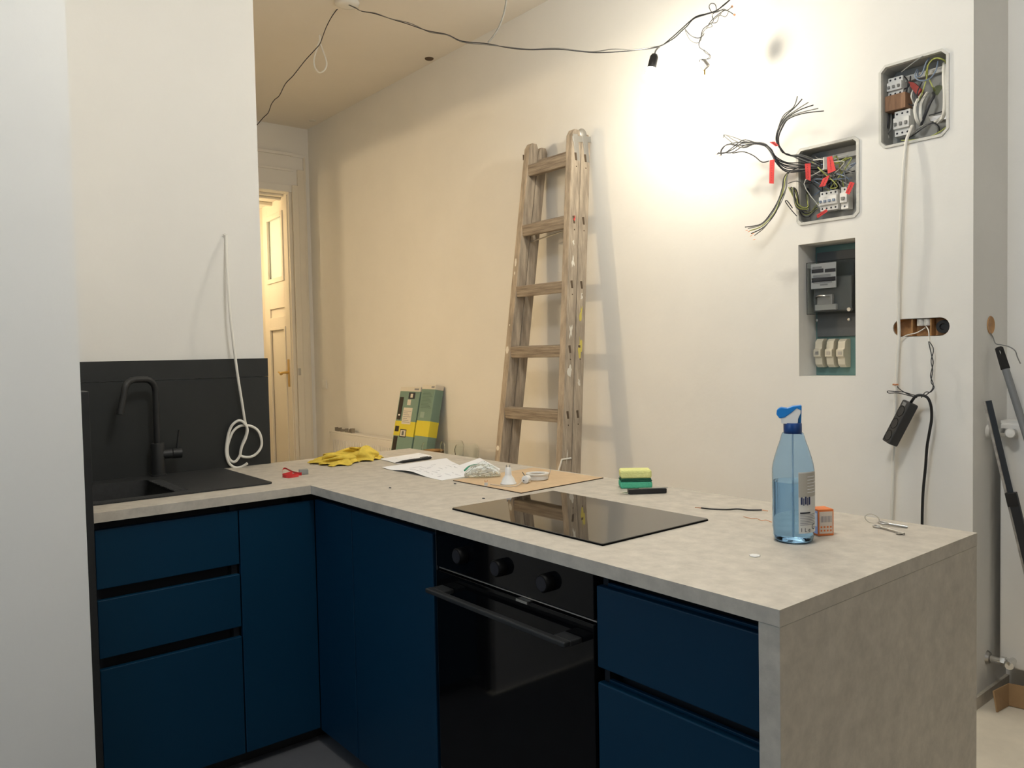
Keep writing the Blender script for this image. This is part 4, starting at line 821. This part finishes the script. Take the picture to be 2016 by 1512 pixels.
build('disc', G().lathe([(0.0001,0.001),(0.029,0.001),(0.032,0.003),(0.034,0.0)], (XE+0.0005, pd_[1], pd_[2]), axis=(1,0,0), n=24), orange_m, hk, smooth=40)
build('wire', G().tube(smooth_path([onX(1950,656,XE+0.004), onY(1955,664,2.10), onY(1960,676,2.098), onY(1972,679,2.085), onY(1985,682,2.08), onY(1998,690,2.08), onY(2003,703,2.08), onY(2009,716,2.08)]), 0.002, 6), wgrey_m, hk, smooth=60)
# mop / squeegee handle hanging
mh = thing('broom_handle', onY(2060, 1000, 2.02)*np.array([1,1,0]), 'grey broom handle with a hanging eye leaning at the recess radiator', 'broom')
t0 = onY(1966, 683, 2.075); t1 = onY(2016, 842, 2.062); hdv = (t1-t0)/np.linalg.norm(t1-t0); foot = t0+hdv*((t0[2]-0.02)/-hdv[2]); sdv = np.cross(hdv, VIEWH); sdv /= np.linalg.norm(sdv); ndv = np.cross(hdv, sdv)
gr = t0+hdv*0.085
oval = [t0+hdv*a+sdv*b for a, b in ((0.004,-0.012),(0,-0.006),(0,0.006),(0.004,0.012),(0.085,0.014),(0.085,-0.014))]
hole = [t0+hdv*(0.020+0.011*math.cos(k*math.pi/4))+sdv*0.0055*math.sin(k*math.pi/4) for k in range(8)]
g = G()
for off in (-0.006, 0.006):
    pl = [[Vector(p+ndv*off) for p in oval], [Vector(p+ndv*off) for p in hole]]; g.add([p for q in pl for p in q], tessellate_polygon(pl))
for P in (oval, hole):
    n = len(P); g.add([p-ndv*0.006 for p in P]+[p+ndv*0.006 for p in P], [(i,(i+1)%n,(i+1)%n+n,i+n) for i in range(n)])
build('grip', g, black_m, mh, bevel=0.001)
build('pole', G().tube([gr, foot], 0.0125, 14), greyh_m, mh, smooth=50)
build('head', G().obb(foot+ZUP*0.012, LAT, VIEWH, ZUP, 0.26, 0.05, 0.03), black_m, mh, bevel=0.008)
# dark angle profile leaning in the recess corner
pt = onX(1938, 790, 1.338); pbm = onY(2016, 1118, 2.045); pdv = (pbm-pt)/np.linalg.norm(pbm-pt); pf = pt+pdv*((pt[2]-0.005)/-pdv[2])
pc = (pt+pf)/2; pl_len = np.linalg.norm(pf-pt); e1 = np.cross(pdv, np.array([0,1,0])); e1 /= np.linalg.norm(e1); e1 = e1 if e1[0] > 0 else -e1; e2 = np.cross(pdv, e1); e2 = e2 if e2[1] < 0 else -e2
ap = thing('metal_profile', pf, 'long dark metal angle profile leaning in the recess beside the radiator', 'profile')
build('flange', G().obb(pc+e1*0.012+e2*0.0, pdv, e1, e2, pl_len, 0.024, 0.003), mat('dark_blue_steel', (0.03,0.035,0.042), 0.4), ap)
build('web', G().obb(pc+e1*0.001+e2*0.004, pdv, e1, e2, pl_len, 0.008, 0.006), mat('worn_steel_edge', (0.42,0.39,0.35), 0.6, metal=0.2, var=0.4, scale=30), ap)
s0 = onY(1993, 972, 1.99); sof = s0+pdv*((s0[2]-0.004)/-pdv[2]); sc_ = (s0+sof)/2; s_len = np.linalg.norm(sof-s0)
sp2 = thing('metal_profile', sof, 'shorter black box profile leaning parallel to the long angle profile', 'profile')
build('tube', G().obb(sc_, pdv, e1, e2, s_len, 0.030, 0.016), mat('black_box_steel', (0.02,0.022,0.026), 0.4), sp2, bevel=0.002)
build('end_cap', G().obb(s0+pdv*0.02-e1*0.004, pdv, e1, e2, 0.05, 0.036, 0.020), black_m, sp2, bevel=0.002)
# cardboard on the floor under the radiator
kb = thing('cardboard_box', (1.50, 2.06, 0), 'torn open cardboard box on the floor under the recess radiator', 'box')
q0 = onZ(1961, 1403, 0); q1 = onZ(1984, 1390, 0); q2 = onZ(2060, 1408, 0)
build('flap', G().prism([q0+ZUP*0.002, q1+ZUP*0.002, q1+ZUP*0.085, q0+ZUP*0.075+np.array([-0.012,0,0])], (0.004,0.003,0)), cardboard_m, kb)
build('side', G().prism([q1+ZUP*0.002, q2+ZUP*0.002, q2+ZUP*0.09, q1+ZUP*0.085], (0.003,0.004,0)), cardboard_m, kb)
build('bottom', G().prism([q1+ZUP*0.002, q2+ZUP*0.002, q2+np.array([0.03,0.12,0.002]), q1+np.array([0.03,0.09,0.002])], (0,0,0.003)), cardboard_m, kb)
build('floor_sheet', G().prism([(-0.083,0.10,0.0005),(1.715,0.10,0.0005),(1.715,-0.02,0.0005),(3.6,-0.6,0.0005),(3.6,-3.2,0.0005),(0.07,-3.2,0.0005),(0.07,-0.655,0.0005),(-0.083,-0.655,0.0005)], (0,0,0.002)), sheet_m, label='grey protective sheet on the floor before the peninsula cabinets', cat='floor sheet')

# ================================================================== THINGS ON THE WORKTOP
def on(x, y, h=0.0): return onZ(x, y, H+h)
def sc(x, y): return depth(on(x, y))/F_PX       # metres per pixel there
E3 = np.array([1.0,0,0]), np.array([0,1.0,0])
# spray bottle
bp = on(1562, 1064); k = sc(1562, 1064); bz = H+0.0005
sbt = thing('spray_bottle', (bp[0], bp[1], bz), 'blue translucent spray bottle half full near the end of the peninsula', 'bottle')
fr = C-bp; fr[2] = 0; fr /= np.linalg.norm(fr); bc = np.array([bp[0], bp[1], bz]); rgt = np.array([-fr[1], fr[0], 0]); rgt = rgt if rgt@LAT > 0 else -rgt
prof = [(0.01,0),(33,0),(36.5,3),(38.5,12),(38.0,20),(39.5,28),(39.5,120),(39.5,142),(38,152),(34.5,166),(29,184),(24.5,197),(21.5,208),(20,212),(17,214),(17,224)]
PR = [(r*k, h*k) for r, h in prof]
inn = [(max(r*k-0.0011, 0.0001), h*k+(0.0012 if h < 5 else 0)) for r, h in prof]
shell = G().lathe(PR, bc, n=48, ref=fr); sh2 = G().lathe(inn, bc, n=48, ref=fr); sh2.f = [tuple(reversed(f)) for f in sh2.f]
shell.add(sh2.v, sh2.f); nseg = 48; m0 = len(PR)*nseg
shell.f += [((len(PR)-1)*nseg+i, (len(PR)-1)*nseg+(i+1)%nseg, m0+(len(PR)-1)*nseg+(i+1)%nseg, m0+(len(PR)-1)*nseg+i) for i in range(nseg)]
o = build_raw('bottle', shell, bottle_m, sbt); o.data.shade_smooth(); o.data.set_sharp_from_angle(angle=math.radians(50))
lq = [(max(r*k-0.0018, 0.0001), h*k+(0.002 if h < 5 else 0)) for r, h in prof if h < 118] + [(39.5*k-0.0018, 118*k), (0.0001, 118*k)]
build('liquid', G().lathe(lq, bc, n=40, ref=fr), liquid_m, sbt, smooth=50)
build('dip_tube', G().cyl(bc+ZUP*8*k, bc+ZUP*215*k, 0.0018, n=10), mat('pale_tube', (0.80,0.86,0.92), 0.3, trans=0.7, ior=1.2), sbt, smooth=60)
a0, a1 = math.radians(14), math.radians(88)
sgn = 1 if np.cross(ZUP, fr)@rgt > 0 else -1
def lab(h0, h1, b0, b1, e): return G().lathe([(39.5*k+e, h0*k), (39.5*k+e, h1*k)], bc, n=14, ref=fr, a0=sgn*math.radians(b0), a1=sgn*math.radians(b1))
lb_ = build('label', lab(22, 140, 14, 92, 0.0007), mat('bottle_label', (0.66,0.65,0.62), 0.5), sbt, smooth=60)
build('label_band', lab(92, 138, 14.5, 91, 0.0009), mat('bottle_label_beige', (0.45,0.42,0.36), 0.5), lb_, smooth=60)
for kk in range(6): build('print_line', lab(100+kk*6, 101.2+kk*6, 40, 80-5*(kk%3), 0.0011), paper_m, lb_)
for b0, b1, h0, h1 in ((20,25,78,92),(27,30,76,90),(32,37,78,93),(39,42,76,91),(44,50,77,92)): build('print_figure', lab(h0, h1, b0, b1, 0.0011), mat('label_blue_print', (0.02,0.03,0.10), 0.6), lb_)
build('print_bar', lab(60, 63, 18, 50, 0.0011), dark_ink_m, lb_)
for kk in range(7): build('print_line', lab(38+kk*3.2, 39.2+kk*3.2, 18, 78-6*(kk%3), 0.0011), ink_m, lb_)
def text_strip(s, h0, hgt, b0, step):
    cu = bpy.data.curves.new('txt', 'FONT'); cu.body = s; cu.size = hgt*k*1.4; to = bpy.data.objects.new('txt', cu); COL.objects.link(to)
    dg = bpy.context.evaluated_depsgraph_get(); me = to.evaluated_get(dg).to_mesh()
    R_ = 39.5*k+0.0012; b = np.cross(ZUP, fr)*sgn; g = G()
    V = []
    for v in me.vertices:
        a = math.radians(b0)+v.co.x/R_; V.append(bc+R_*(math.cos(a)*fr+math.sin(a)*b)+ZUP*(h0*k+v.co.y))
    g.add(V, [tuple(p.vertices) for p in me.polygons]); to.evaluated_get(dg).to_mesh_clear(); bpy.data.objects.remove(to)
    build('lettering', g, dark_ink_m, lb_)
text_strip('1 L e', 25, 8, 18, 0); text_strip('G', 28, 11, 56, 0)
build('collar', G().lathe([(16.5*k,211*k),(17.2*k,212*k),(17.2*k,230*k),(16*k,232*k),(0.0001,232*k)], bc, n=32), navy_m, sbt, smooth=40)
def bpt(x, y): return bc+rgt*(x-1562)*k+ZUP*(1064+0-y)*k
wh = [(1541,833),(1540,823),(1534,812),(1533,806),(1541,802),(1560,804),(1578,799),(1577,812),(1572,824),(1571,833)]
build('nozzle_head', G().prism([bpt(x,y)-fr*0.014 for x,y in wh], fr*0.028), white_m, sbt, bevel=0.003)
bl = [(1532,815),(1533,806),(1540,801),(1552,803),(1562,799),(1578,797),(1579,808),(1570,803),(1560,812),(1548,821),(1538,823)]
build('blue_cover', G().prism([bpt(x,y)-fr*0.0152 for x,y in bl], fr*0.0304), blueplast_m, sbt, bevel=0.002)
tr = [(1572,826),(1576,812),(1574,800),(1579,798),(1578,828),(1577,842),(1579,855),(1574,854),(1571,842)]
build('trigger', G().prism([bpt(x,y)-fr*0.006 for x,y in tr], fr*0.012), blueplast_m, sbt, bevel=0.0015)
# bulb carton
q = on(1611, 1056); k2 = sc(1611, 1056)
cbx = thing('bulb_carton', (q[0], q[1], H), 'small orange and white bulb carton behind the spray bottle', 'carton')
fa = np.array([0.86, -0.5, 0]); fa /= np.linalg.norm(fa); fb = np.array([-0.5, -0.86, 0]); fb /= np.linalg.norm(fb)
cc_ = q-fa*0.019-fb*0.019+ZUP*0.0305
build('body', G().obb(cc_, fa, fb, ZUP, 0.038, 0.038, 0.060), orangebox_m, cbx, bevel=0.001)
f1 = build('front_print', G().obb(cc_+fa*0.0192, fa, fb, ZUP, 0.0006, 0.032, 0.050), mat('carton_cream', (0.72,0.62,0.52), 0.6), cbx)
for z in (-0.018, -0.010): 
    for j in range(4): build('pictogram', G().obb(cc_+fa*0.0197+fb*(-0.0115+j*0.0077)+ZUP*z, fa, fb, ZUP, 0.0005, 0.004, 0.004), orangebox_m, f1)
for j in range(8): build('barcode_bar', G().obb(cc_+fa*0.0197+fb*(-0.012+j*0.0034)+ZUP*0.008, fa, fb, ZUP, 0.0005, 0.0014, 0.014), ink_m, f1)
build('side_print', G().obb(cc_+fb*0.0192, fa, fb, ZUP, 0.033, 0.0006, 0.052), lilac_m, cbx)
build('side_white', G().obb(cc_+fb*0.0196+ZUP*0.006, fa, fb, ZUP, 0.030, 0.0005, 0.030), paper_m, cbx)
# keys
ky = thing('key_ring', (1.58, 0.72, H), 'ring with two metal keys on the far right of the worktop', 'keys')
rc = on(1717, 1028)+ZUP*0.008; g = G().tube([rc+0.018*(math.cos(a*math.pi/12)*LAT*0.9+math.sin(a*math.pi/12)*(VIEWH*0.75+ZUP*0.5)) for a in range(24)], 0.0011, 6, closed=True)
build('split_ring', g, chrome_m, ky, smooth=60)
def key(p0, p1, teeth):
    d = p1-p0; Lk = np.linalg.norm(d); d = d/Lk; n_ = np.cross(ZUP, d); c0 = p0+ZUP*0.003
    bow = [(c0+d*(0.011+0.011*math.cos(a*math.pi/8))+n_*0.009*math.sin(a*math.pi/8)) for a in range(16)]
    kk = build('key', G().tube(bow, 0.0022, 8, closed=True).cyl(c0+d*0.020, c0+d*Lk, 0.0024, n=10).mm(0,0,0,0,0,0) if False else G().tube(bow, 0.0022, 8, closed=True).cyl(c0+d*0.020, c0+d*Lk, 0.0032, n=10), steel_m, ky, smooth=50)
    build('key_bit', G().obb(c0+d*(Lk-0.008)+n_*teeth*0.006, d, n_, ZUP, 0.010, 0.010, 0.0022).obb(c0+d*(Lk-0.017)+n_*teeth*0.004, d, n_, ZUP, 0.003, 0.007, 0.0022), steel_m, kk)
key(on(1722,1037), on(1780,1054), -1); key(on(1730,1034)+ZUP*0.004, on(1787,1040), 1)
# small white token
tk = on(1486, 1095); build('plastic_token', G().lathe([(0.0001,0.0028),(0.010,0.0028),(0.0115,0.002),(0.0115,0.0003),(0.0001,0.0003)], (tk[0],tk[1],H), n=7), white_m, label='tiny white plastic token lying in front of the spray bottle', cat='token', bevel=0.0004)
# wires
bw = thing('wire_piece', on(1440, 1004), 'short black wire offcut with bare copper ends behind the hob corner', 'wire')
wp = [on(1380,1000,0.006), on(1400,1002,0.0022), on(1430,1003,0.0022), on(1452,1002,0.0022), on(1475,1004,0.0022), on(1500,1004,0.004)]
build('insulation', G().tube(smooth_path(wp), 0.0019, 8), black_m, bw, smooth=60)
build('bare_end', G().cyl(wp[0], on(1368,999,0.008), 0.0011, n=6), copper_m, bw); build('bare_end', G().cyl(wp[-1], on(1512,1006,0.004), 0.0011, n=6), copper_m, bw)
build('copper_strand', G().tube(smooth_path([on(1464,1017,0.001), on(1480,1021,0.001), on(1490,1021,0.003), on(1500,1025,0.001), on(1508,1024,0.003), on(1520,1028,0.001)]), 0.0008, 5), copper_m, label='thin twisted copper strand left of the spray bottle', cat='wire', smooth=60)
# sponges
s1 = on(1222, 963); s2 = on(1285, 962); sd_ = s2-s1; sd_[2] = 0; sl_ = np.linalg.norm(sd_); sd_ /= sl_; sn = np.array([-sd_[1], sd_[0], 0]); sn = sn if sn@fw > 0 else -sn
sc0 = (s1+s2)/2+sn*0.033; sc0[2] = H
g1 = thing('sponge', sc0, 'green sponge under the yellow one behind the box cutter', 'sponge')
build('foam', G().obb(sc0+ZUP*0.0115, sd_, sn, ZUP, sl_, 0.062, 0.022), spG_m, g1, bevel=0.006, seg=3)
build('scouring_layer', G().obb(sc0+ZUP*0.0245, sd_, sn, ZUP, sl_*0.98, 0.062, 0.004), scour_m, g1, bevel=0.001)
g2 = thing('sponge', sc0+ZUP*0.027, 'yellow sponge lying on top of the green sponge', 'sponge')
yb2 = sc0+ZUP*0.027
build('foam', G().obb(yb2+ZUP*0.0175, sd_, sn, ZUP, sl_*0.97, 0.060, 0.026), spY_m, g2, bevel=0.006, seg=3)
build('scouring_layer', G().obb(yb2+ZUP*0.0025, sd_, sn, ZUP, sl_*0.93, 0.060, 0.004), scour_m, g2, bevel=0.001)
kf = thing('box_cutter', on(1270, 972), 'black box cutter with its blade out in front of the sponges', 'knife')
k0 = on(1236, 973); k1 = on(1311, 970); kd = k1-k0; kd[2] = 0; kl = np.linalg.norm(kd); kd /= kl; kn = np.array([-kd[1], kd[0], 0])
kc = (k0+k1)/2; kc[2] = H
build('handle', G().prism([kc-kd*kl/2-kn*0.010+ZUP*0.001, kc+kd*kl/2-kn*0.012+ZUP*0.001, kc+kd*kl/2+kn*0.012+ZUP*0.001, kc-kd*kl/2+kn*0.008+ZUP*0.001], (0,0,0.014)), black_m, kf, bevel=0.003)
build('slider_rail', G().obb(kc+kd*0.02+ZUP*0.0158, kd, kn, ZUP, kl*0.75, 0.006, 0.0016), steel_m, kf)
build('blade', G().prism([k0+ZUP*0.006+kn*0.005, k0-kd*0.035+ZUP*0.002-kn*0.006, k0+ZUP*0.006-kn*0.007], (0,0,0.0007)), chrome_m, kf)
build('blade_clip', G().obb(k0+kn*0.012-kd*0.004+ZUP*0.008, kd, kn, ZUP, 0.012, 0.010, 0.012), clear_m, kf)
# hardboard sheet
hq = [on(892,947,0.0), on(1026,972,0.0), on(1188,942,0.0)]; hq.append(hq[0]+hq[2]-hq[1])
hbd = thing('hardboard_sheet', (hq[0]+hq[2])/2, 'brown hardboard sheet with dark edges behind the hob', 'board')
build('sheet', G().prism([p+ZUP*0.0004 for p in hq], (0,0,0.0024)), hardedge_m, hbd)
cen = (hq[0]+hq[2])/2
build('face', G().prism([p+(cen-p)*0.004+ZUP*0.0028 for p in hq], (0,0,0.0004)), hard_m, hbd)
ZH = 0.0034
# LED spot bulb standing on its face
lp_ = on(1001, 953, ZH); kL = sc(1001,953)
led = thing('led_spot', lp_, 'white spot bulb standing pins up on the hardboard', 'bulb')
build('reflector', G().lathe([(0.0001,0),(23.5*kL,0),(24*kL,2.5*kL),(22*kL,4*kL),(17*kL,15*kL),(11*kL,21*kL),(10.5*kL,24*kL),(9.5*kL,36*kL),(7*kL,38*kL),(0.0001,38*kL)] if False else [(0.0001,0),(15.5*kL,0),(16*kL,2*kL),(14.5*kL,3.5*kL),(11*kL,12*kL),(7*kL,17*kL),(6.6*kL,19*kL),(6*kL,31*kL),(4.5*kL,33*kL),(0.0001,33*kL)], lp_, n=28), white_m, led, smooth=35)
for s in (-1, 1): build('pin', G().cyl(lp_+LAT*s*3*kL+ZUP*32*kL, lp_+LAT*s*3*kL+ZUP*37.5*kL, 1.0*kL, n=10), steel_m, led)
# lamp holder lying next to it
hp_ = on(1037, 951, ZH)+ZUP*0.013
lh = thing('lamp_socket', hp_-ZUP*0.013, 'small white round lamp socket with wire leads between spot bulb and ring', 'lamp holder')
fd = -VIEWH*0.9-LAT*0.45; fd /= np.linalg.norm(fd)
build('body', G().lathe([(0.0001,-0.012),(0.011,-0.012),(0.0128,-0.008),(0.0128,0.012),(0.011,0.013),(0.0001,0.013)], hp_, axis=fd, n=24), white_m, lh, smooth=40)
for a, b in ((0.004,0.004),(-0.004,-0.003)): build('pin_hole', G().lathe([(0.0001,0.0006),(0.002,0.0006),(0.002,0)], hp_+fd*0.013+LAT*a+ZUP*b, axis=fd, n=10), dark_ink_m, lh)
build('lead', G().tube(smooth_path([hp_-fd*0.01+ZUP*0.01, on(1033,936,0.02), on(1029,930,0.022)]), 0.0016, 6), wdark_m, lh, smooth=60)
build('lead', G().tube(smooth_path([hp_-LAT*0.012, on(1020,955,ZH+0.004), on(1005,958,ZH+0.002), on(985,956,ZH+0.002), on(965,953,ZH+0.003)]), 0.0013, 6), mat('pale_lead', (0.62,0.55,0.48), 0.5), lh, smooth=60)
# spot ring
rp = on(1058, 944, ZH); kR = sc(1058,944)
sr_ = thing('spot_ring', rp, 'white recessed spot ring lying on the hardboard', 'lamp ring')
R0 = 21*kR
build('ring', G().lathe([(R0*0.86,0.001),(R0,0.003),(R0*0.98,0.016),(R0*1.08,0.019),(R0*1.08,0.022),(R0*0.72,0.022),(R0*0.68,0.018),(R0*0.80,0.012),(R0*0.86,0.001)], rp, n=40), enamel_m, sr_, smooth=40)
build('spring_clip', G().tube([rp+LAT*R0*1.0+ZUP*0.004, rp+LAT*R0*1.18+ZUP*0.024, rp+LAT*R0*1.28+ZUP*0.040], 0.001, 6), steel_m, sr_)
# connector
cn = on(957, 958, 0.0)
ct = thing('wire_connector', cn, 'tiny clear wire connector with copper ends at the hardboard edge', 'connector')
build('block', G().obb(cn+ZUP*0.0068, LAT, VIEWH, ZUP, 0.011, 0.009, 0.013), mat('pale_connector', (0.70,0.68,0.64), 0.3, trans=0.3), ct, bevel=0.001)
for s in (-1, 1): build('copper_end', G().cyl(cn+LAT*s*0.0025+ZUP*0.013, cn+LAT*s*0.004+ZUP*0.021, 0.0013, n=6), copper_m, ct)
# plastic bag with parts
bgp = on(950, 938, ZH)
bg = thing('plastic_bag', bgp, 'crumpled clear plastic bag with small metal parts on the papers', 'bag')
rb = random.Random(11)
def bagf(u, v):
    a = u*2*math.pi; t = v; w_ = 0.075*math.sin(math.pi*(0.06+0.9*t))**0.6
    jit = 0.009*abs(math.sin(5*a+9*t))+0.007*math.sin(17*t+4*a)-0.004
    p = bgp + LAT*((t-0.5)*0.125) + VIEWH*(math.cos(a)*w_*0.55+jit) + ZUP*max(0.0006, (0.020+math.sin(a)*(0.022+jit*0.9))*math.sin(math.pi*(0.05+0.9*t))**0.7)
    return p
build('film', G().grid(bagf, 40, 24), bag_m, bg, smooth=20)
for i, (dx, dy) in enumerate(((-0.02,0.0),(0.015,0.008),(0.0,-0.012))): build('metal_part', G().obb(bgp+LAT*dx+VIEWH*dy+ZUP*0.015, LAT, VIEWH*0.8+ZUP*0.6, np.cross(LAT, VIEWH*0.8+ZUP*0.6), 0.035, 0.012, 0.006), chrome_m, bg, bevel=0.001)
build('green_strip', G().tube(smooth_path([bgp-LAT*0.062+ZUP*0.022, bgp-LAT*0.045+VIEWH*0.03+ZUP*0.032, bgp-LAT*0.015+VIEWH*0.045+ZUP*0.036]), 0.0035, 6), mat('green_film', (0.05,0.30,0.18), 0.4), bg)
# papers
def sheet(name, corners, label, nu=24, nv=16, wav=None, lines=0, seed=1, z0=0.0006, parent_z=0):
    A_, B_, C_, D_ = corners    # A->B along u, A->D along v
    t = thing(name, (A_+B_+C_+D_)/4, label, 'paper')
    def f(u, v):
        p = (1-u)*(1-v)*A_+u*(1-v)*B_+u*v*C_+(1-u)*v*D_
        return p+ZUP*(z0+(wav(u, v) if wav else 0))
    build('page', G().grid(f, nu, nv, 0.0003), paper_m, t, smooth=60)
    rr_ = random.Random(seed)
    for i in range(lines):
        u, v = rr_.uniform(0.2,0.9), rr_.uniform(0.1,0.9); du, dv_ = (rr_.uniform(0.02,0.12), rr_.uniform(-0.01,0.01)) if i % 2 else (rr_.uniform(-0.01,0.01), rr_.uniform(0.03,0.14))
        p = [f(u+du*j/4, v+dv_*j/4)+ZUP*0.0007 for j in range(5)]
        build('drawn_line', G().tube(p, 0.00035, 4), mat('pale_pencil', (0.42,0.42,0.45), 0.9), t)
    return t
sheet('drawing_sheet', [on(752,922), on(870,946), on(944,934), on(879,904)], 'large white paper with a pencilled plan, one corner curled up', wav=lambda u, v: 0.010*max(0, 1-v*3.2)*max(0, math.sin((u-0.05)*3.6))**3+0.004*max(0, 0.15-u)/0.15, lines=34, seed=4)
sheet('paper_sheet', [on(900,918), on(975,934), on(985,925), on(945,903)], 'smaller white paper tucked under the plastic bag', wav=lambda u, v: 0.002*v, lines=4, seed=6, z0=0.0014)
sheet('note_sheet', [on(745,904), on(785,914), on(852,899), on(824,892)], 'white note paper under the black pen', wav=lambda u, v: 0.002*math.sin(u*3), lines=3, seed=8)
p0 = on(779, 911, 0.006); p1 = on(848, 901, 0.006)
pn = thing('pen', (p0+p1)/2, 'black pen lying on the note paper', 'pen'); pv = p1-p0
build('barrel', G().tube([p0, p0+pv*0.12, p0+pv*0.2, p0+pv*0.95, p1], [0.0015,0.0035,0.0058,0.0062,0.0055], 14), black_m, pn, smooth=50)
build('clip', G().obb(p0+pv*0.80+ZUP*0.0075, pv/np.linalg.norm(pv), np.cross(ZUP, pv/np.linalg.norm(pv)), ZUP, 0.04, 0.003, 0.0015), black_m, pn)
for j in range(7): build('lettering', G().obb(p0+pv*(0.56+j*0.028)+ZUP*0.0040-VIEWH*0.0046, pv/np.linalg.norm(pv), VIEWH, ZUP, 0.0032, 0.0008, 0.0030), white_m, pn)
# yellow cloth
cl0 = on(640, 916); cl1 = on(742, 901); cv = cl1-cl0; cv[2] = 0; cL = np.linalg.norm(cv); cv /= cL; cnv = np.array([-cv[1], cv[0], 0]); cnv = cnv if cnv@fw > 0 else -cnv
def clothf(u, v):
    s = u-0.5; t = v-0.5
    env = max(0.0, 1-(2*abs(s))**4.0)**0.8*max(0.0, 1-(2*abs(t))**2.6)**0.8
    lump = 0.55*math.exp(-((s+0.24)/0.17)**2)+1.0*math.exp(-((s-0.16)/0.18)**2)
    ph = 10.5*s+2.2*math.sin(5.0*t+0.8)+1.1*math.sin(9*s*t*4+1.3)
    ph2 = 7.5*t+2.4*math.sin(6.5*s+0.4)
    rg = abs(math.cos(ph))**0.8; rg2 = abs(math.cos(ph2))**0.9
    z = env*(0.008+lump*(0.014+0.048*rg*(0.55+0.45*rg2))+0.014*rg2*(1-rg))
    edge = (1-env)
    z += edge*0.006*abs(math.sin(19*s+7*t))
    off = 0.030*math.sin(2*ph)*env*(0.4+lump); off2 = 0.024*math.sin(2*ph2)*env
    wob = 0.012*math.sin(13*s+2)+0.009*math.sin(29*s)+0.006*math.sin(41*t)
    wd = 0.150+0.05*math.exp(-((s+0.3)/0.2)**2)
    p = (cl0+cl1)/2 + cv*(s*(cL*1.08)+off+0.010*math.sin(17*t)*edge) + cnv*(t*wd+off2+wob*edge+0.02)
    return np.array([p[0], p[1], H+0.0022+max(0.0, z)])
build('dust_cloth', G().grid(clothf, 130, 80, 0.0012), yellow_m, label='crumpled yellow dust cloth near the far left of the worktop', cat='cloth', smooth=60)
# red strap with magnet block
rs = thing('red_tag', on(585, 932), 'crumpled red plastic strip with a small grey block near the sink', 'strip')
mb_ = on(601, 934); ma = np.array([0.35,0.94,0]); mn_ = np.array([0.94,-0.35,0])
build('grey_block', G().obb(mb_+ZUP*0.0095+cnv*0.01, ma, mn_, ZUP, 0.032, 0.030, 0.018), mat('grey_block', (0.28,0.29,0.27), 0.5), rs, bevel=0.001)
build('block_side', G().obb(mb_+ZUP*0.0095+cnv*0.01+ma*0.0165, ma, mn_, ZUP, 0.001, 0.029, 0.017), cream_m, rs)
def strip(pts, w_):
    P = smooth_path(pts, 6); g = G(); V = []
    for p in P: V += [p-ZUP*w_/2, p+ZUP*w_/2]
    return g.add(V, [(2*i, 2*i+2, 2*i+3, 2*i+1) for i in range(len(P)-1)])
strip1 = [on(594,933,0.010), on(582,934,0.008), on(572,937,0.007), on(562,938,0.006), on(556,936,0.006), on(566,933,0.010), on(576,931,0.012)]
build('strip', strip(strip1, 0.011), red_m, rs, smooth=60)
build('strip', strip([on(592,932,0.012), on(580,930,0.012), on(570,926,0.014), on(562,922,0.014), on(557,924,0.010), on(556,931,0.006)], 0.006), red_m, rs, smooth=60)
build('strip', strip([on(588,936,0.006), on(576,938,0.006), on(566,939,0.005)], 0.009), red_m, rs, smooth=60)
# crumbs
for i, (x, y, lab_) in enumerate(((952,982,'dark crumb on the worktop beside the hob back edge'),(896,953,'dark crumb on the worktop left of the hardboard corner'),(768,961,'tiny dark crumb on the worktop near the inner corner'))):
    p = on(x, y); build('crumb', G().lathe([(0.0001,0.0),(0.0045,0.0005),(0.0035,0.0022),(0.0001,0.0028)], (p[0],p[1],H+0.0001), n=7, ell=(1.4,0.8)), dark_ink_m, label=lab_, cat='crumb', group='crumbs on the worktop')
